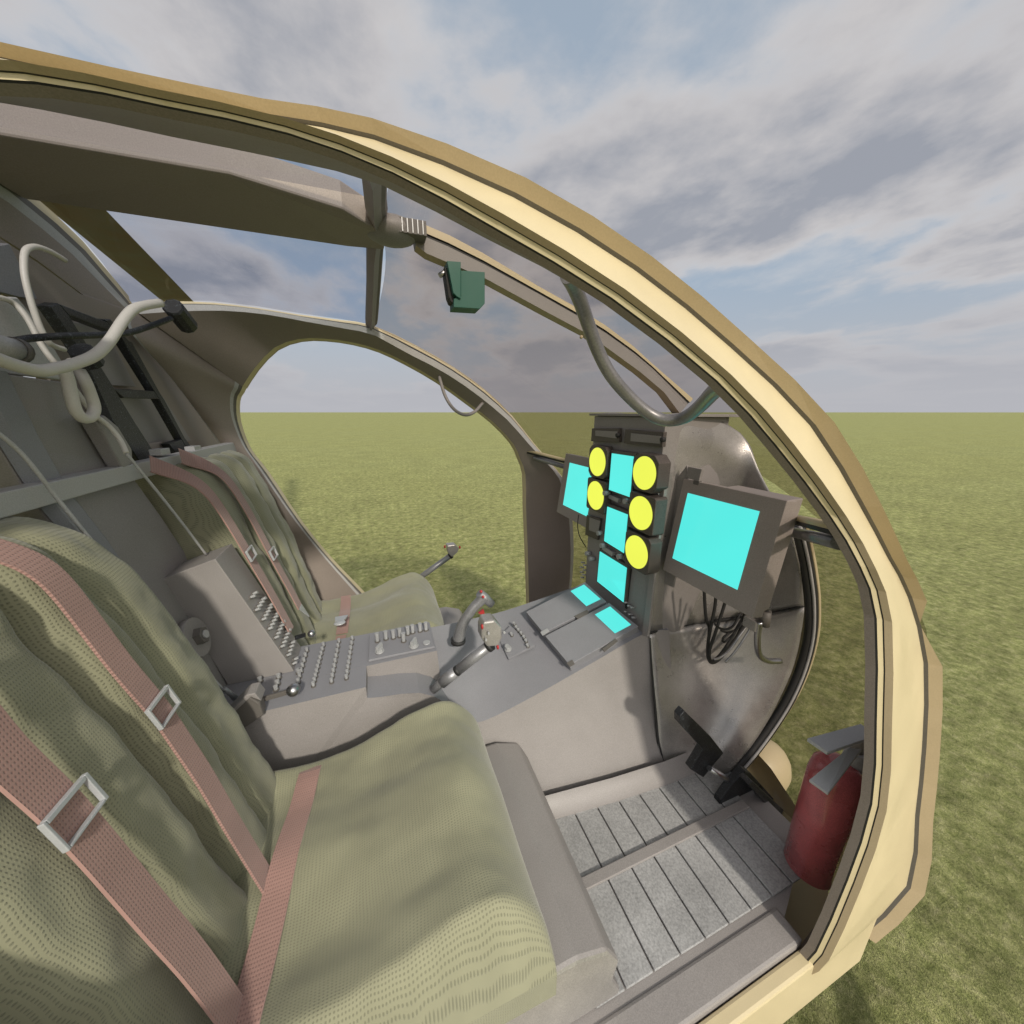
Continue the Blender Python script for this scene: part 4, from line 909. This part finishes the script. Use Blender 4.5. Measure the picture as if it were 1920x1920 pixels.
# ================================================================== SMALL THINGS
def build_small():
    # compass housing hanging from the centre post
    Yq = .965; c = at(875,500,Y=Yq); t = thing('compass_box', c, 'emerald green boxy housing hanging from the windshield post', 'compass')
    g = MB(); g.prism([at(x, y, Y=Yq) for x, y in ((864,507),(909,510),(909,569),(900,579),(851,576),(851,560),(864,556))], (0, .05, 0), 'green'); g.build('housing', t, bevel=.001)
    g = MB(); g.prism([at(x, y, Y=Yq-.006) for x, y in ((838,489),(864,491),(864,560),(857,556),(850,549))], (0, .045, 0), 'green'); g.build('bracket', t, bevel=.001)
    g = MB(); g.prism([at(x, y, Y=Yq+.01) for x, y in ((833,500),(840,505),(852,560),(851,569),(845,565),(841,555))], (0, .035, 0), 'rubber'); g.build('glass_face', t, bevel=.001)
    g = MB(); g.tube([at(824,517,Y=Yq+.02), at(838,508,Y=Yq+.02)], .006, 'steel', 10); g.build('plug', t)
    # handles
    P = crom([at(x, y, Y=Y) for x, y, Y in ((1064,516,.53),(1075,535,.55),(1088,565,.57),(1100,600,.59),(1120,655,.60),(1145,703,.60),(1180,744,.60),(1215,774,.59),(1248,788,.57),(1283,783,.54),(1312,762,.49),(1340,733,.42),(1356,722,.385))], 4)
    g = MB(); g.tube(P, .0115, 'dull_steel', 16); o = g.build('grab_handle', loc=P[0]); tag(o, 'thick curved steel grab tube hung from the near door frame in front of the column', 'grab handle')
    P = crom([at(x, y, Y=Y) for x, y, Y in ((821,692,1.59),(826,715,1.57),(836,745,1.55),(852,768,1.54),(872,778,1.54),(890,772,1.56),(904,757,1.60),(914,750,1.63))], 4)
    g = MB(); g.tube(P, .0068, 'grey', 10); o = g.build('grab_handle', loc=P[0]); tag(o, 'thin grey grab loop on the far door frame above the doorway', 'grab handle')
    # knob under the centre post
    g = MB(); p = at(1090,632,Y=.98); g.ball(p, .005, 'tan_dark', n=8); o = g.build('hook', loc=p); tag(o, 'tiny brass hook under the middle of the windshield post', 'hook')
    # pipe valve on the nose shell
    b = at(1410,1170,Y=.63); t = thing('pipe_valve', b, 'bent steel pipe with a valve on the nose shell below the near monitor', 'pipe valve')
    P = crom([at(x, y, Y=.60) for x, y in ((1424,1165),(1420,1200),(1424,1228),(1440,1239),(1462,1239))], 5); g = MB(); g.tube(P, .0085, 'steel', 12); g.build('pipe', t)
    g = MB(); g.tube([at(1437,1120,Y=.60), at(1436,1145,Y=.60)], [.005, .008], 'steel', 12); g.tube([at(1436,1145,Y=.60), at(1432,1172,Y=.60)], .014, 'grey_dark', 12); g.build('valve_body', t)
    g = MB(); g.box(at(1412,1168,Y=.62)-Vector((.016, .02, .016)), at(1412,1168,Y=.62)+Vector((.016, .02, .016)), 'shell'); g.build('bracket', t, bevel=.003)
    # fire extinguisher
    Ye = .35; r_ = .052
    cx = at(1572,1440,Y=Ye); t = thing('fire_extinguisher', (cx.x, cx.y, -1.11), 'red fire extinguisher with two flat silver handles standing inside the near doorway', 'fire extinguisher')
    prof = [(0, r_*.9), (.01, r_), (.02, r_)]
    zt = at(1572,1424,Y=Ye).z-.01; zb = -1.117
    g = MB(); rows = []
    for z, r in ((zb, r_*.8), (zb+.01, r_), (zt-.05, r_), (zt-.02, r_*.9), (zt-.004, r_*.6), (zt, r_*.35)):
        rows.append([Vector((cx.x+r*cos(2*pi*k/28), cx.y+r*sin(2*pi*k/28), z)) for k in range(28)])
    g.grid(rows, 'red', closed=True); g.face(rows[0], 'red'); g.face(rows[-1], 'red'); g.build('cylinder', t)
    g = MB(); g.tube([(cx.x+.03, cx.y-.01, zt-.03), (cx.x+.03, cx.y-.01, zt+.03)], [.024, .02], 'grey_light', 16); g.tube([(cx.x+.03, cx.y-.01, zt+.03), (cx.x+.03, cx.y-.01, zt+.09)], .012, 'grey', 10); g.build('valve', t)
    up = [(1512,1385),(1612,1356),(1640,1368),(1640,1386),(1550,1414)]; P = [at(x, y, Y=Ye) for x, y in ((1514,1384),(1612,1357),(1650,1378),(1552,1411))]
    P = [at(1514,1384,Z=-.655), at(1614,1357,Z=-.645), at(1646,1378,Z=-.645), at(1552,1410,Z=-.655)]
    g = MB(); g.prism(P, (0, 0, -.008), 'silver'); g.build('upper_handle', t, bevel=.0008)
    P = [at(1592,1402,Z=-.68), at(1616,1404,Z=-.68), at(1552,1487,Z=-.72), at(1517,1462,Z=-.72)]
    g = MB(); g.prism(P, (.002, .0, -.007), 'silver'); g.build('lower_handle', t, bevel=.0008)
    # handsets and hoses at the upper left
    def cyl(pa, pb, X, r, lab):
        a = at(*pa, X=X); b = at(*pb, X=X); g = MB(); d = (b-a)
        g.tube([a, a+d*.05, a+d*.95, b], [r*.85, r, r, r*.9], 'black', 10, smooth=False); o = g.build('handset', loc=a); tag(o, lab, 'handset', 'black cylindrical handsets at the rear bulkhead'); return o
    cyl((323,574), (353,612), -.40, .0205, 'upper black cylindrical handset at the end of the white hose')
    cyl((150,655), (174,682), -.46, .0175, 'lower black cylindrical handset in front of the black ladder frame')
    def hose(name, pts, r, mt, lab, cat, grp=None):
        P = crom([at(x, y, X=X) for x, y, X in pts], 5); g = MB(); g.tube(P, r, mt, 12); o = g.build(name, loc=P[0]); tag(o, lab, cat, grp); return o
    hose('hose', [(300,568,-.40),(275,572,-.405),(250,580,-.41),(230,602,-.415),(205,640,-.42),(178,666,-.425),(140,682,-.43),(100,692,-.43),(75,695,-.43),(40,688,-.43),(0,675,-.43),(-60,650,-.43)], .0082, 'white_hose', 'thick cream hose sweeping across the upper left to the black handset', 'hose')
    hose('hose', [(120,690,-.47),(128,715,-.47),(134,745,-.47),(142,770,-.47),(155,784,-.47),(170,782,-.47),(177,765,-.47),(170,740,-.47),(160,715,-.47),(148,694,-.48),(135,680,-.50)], .0085, 'white_hose', 'cream hose hanging in a U loop below the crossing hoses', 'hose')
    hose('hose', [(120,655,-.52),(95,645,-.52),(78,620,-.52),(66,590,-.52),(55,555,-.52),(46,515,-.52),(45,480,-.52),(52,466,-.52),(70,463,-.52),(95,472,-.52),(122,488,-.52)], .0045, 'white_hose', 'thin cream wire rising in a tall hook at the upper left', 'hose')
    hose('hose', [(320,597,-.40),(280,612,-.42),(240,624,-.44),(190,628,-.46),(120,630,-.48),(60,634,-.50),(20,641,-.50),(-30,650,-.50)], .0055, 'black', 'glossy black hose running level to the upper handset', 'hose')
    hose('hose', [(-20,555,-.55),(20,565,-.55),(50,595,-.54),(80,650,-.53),(110,690,-.52),(140,730,-.51),(175,775,-.50),(205,800,-.49),(225,825,-.48),(237,850,-.47)], .0045, 'white_hose', 'pale tube running down beside the black ladder frame', 'hose')
    cb = dict(Y=None)
    hose('hose', [(-60,775,-.50),(0,815,-.49),(40,850,-.485),(75,892,-.48),(110,938,-.48),(200,1048,-.46),(300,1165,-.435),(380,1252,-.415),(422,1297,-.40)], .0028, 'grey_light', 'long thin grey cable slanting across the centre panel to the dark box', 'cable', None)
    hose('hose', [(237,850,-.47),(265,885,-.465),(300,928,-.46),(345,985,-.45),(388,1042,-.44)], .0028, 'grey_light', 'thin grey cable slanting over the far seat to the upright box', 'cable', None)
    # end fitting
    g = MB(); a = at(420,1290,X=-.39); b = at(440,1308,X=-.385); g.tube([a, b], [.004, .007], 'dull_steel', 10); o = g.build('cable_fitting', loc=a); tag(o, 'small steel fitting on the lower end of the long slanting cable', 'fitting')
    # black ladder frame
    t = thing('ladder_frame', at(230,860,X=-.565), 'crackled black ladder shaped frame standing behind the far seat', 'frame')
    def bar(pts, nm, mt='black', X=-.565, th=.02):
        g = MB(); g.prism([at(x, y, X=X) for x, y in pts], (th, 0, 0), mt); g.build(nm, t, bevel=.0015)
    bar([(66,572),(82,566),(104,590),(135,638),(175,700),(232,790),(284,868),(244,868),(190,790),(150,705),(118,645)], 'rail')
    bar([(83,567),(200,610),(196,624),(104,589)], 'rung', X=-.566)
    bar([(176,598),(186,597),(222,638),(228,640),(282,735),(292,750),(346,848),(338,846),(284,752),(208,632),(192,618)], 'rail', X=-.5655)
    bar([(190,728),(278,733),(284,748),(212,746)], 'rung', X=-.5665)
    bar([(300,832),(332,822),(350,845),(318,856)], 'rung', X=-.5665)
    bar([(-30,-0)]*0 or [(262,833),(300,828),(318,856),(290,856)], 'rung', mt='wall', X=-.575, th=.004)
    # grey machined end bells at far left
    g = MB(); a = at(-40,640,X=-.50); b = at(24,655,X=-.50); g.tube([a, b], .016, 'grey_light', 14); g.tube([b, at(36,658,X=-.50)], .018, 'grey_dark', 14); o = g.build('pipe_end', loc=a); tag(o, 'grey pipe end with dark collar at the left edge behind the black hose', 'pipe')
build_small()
for o in COL.objects:
    if '_o' in o: del o['_o']
SC.render.engine = 'CYCLES'
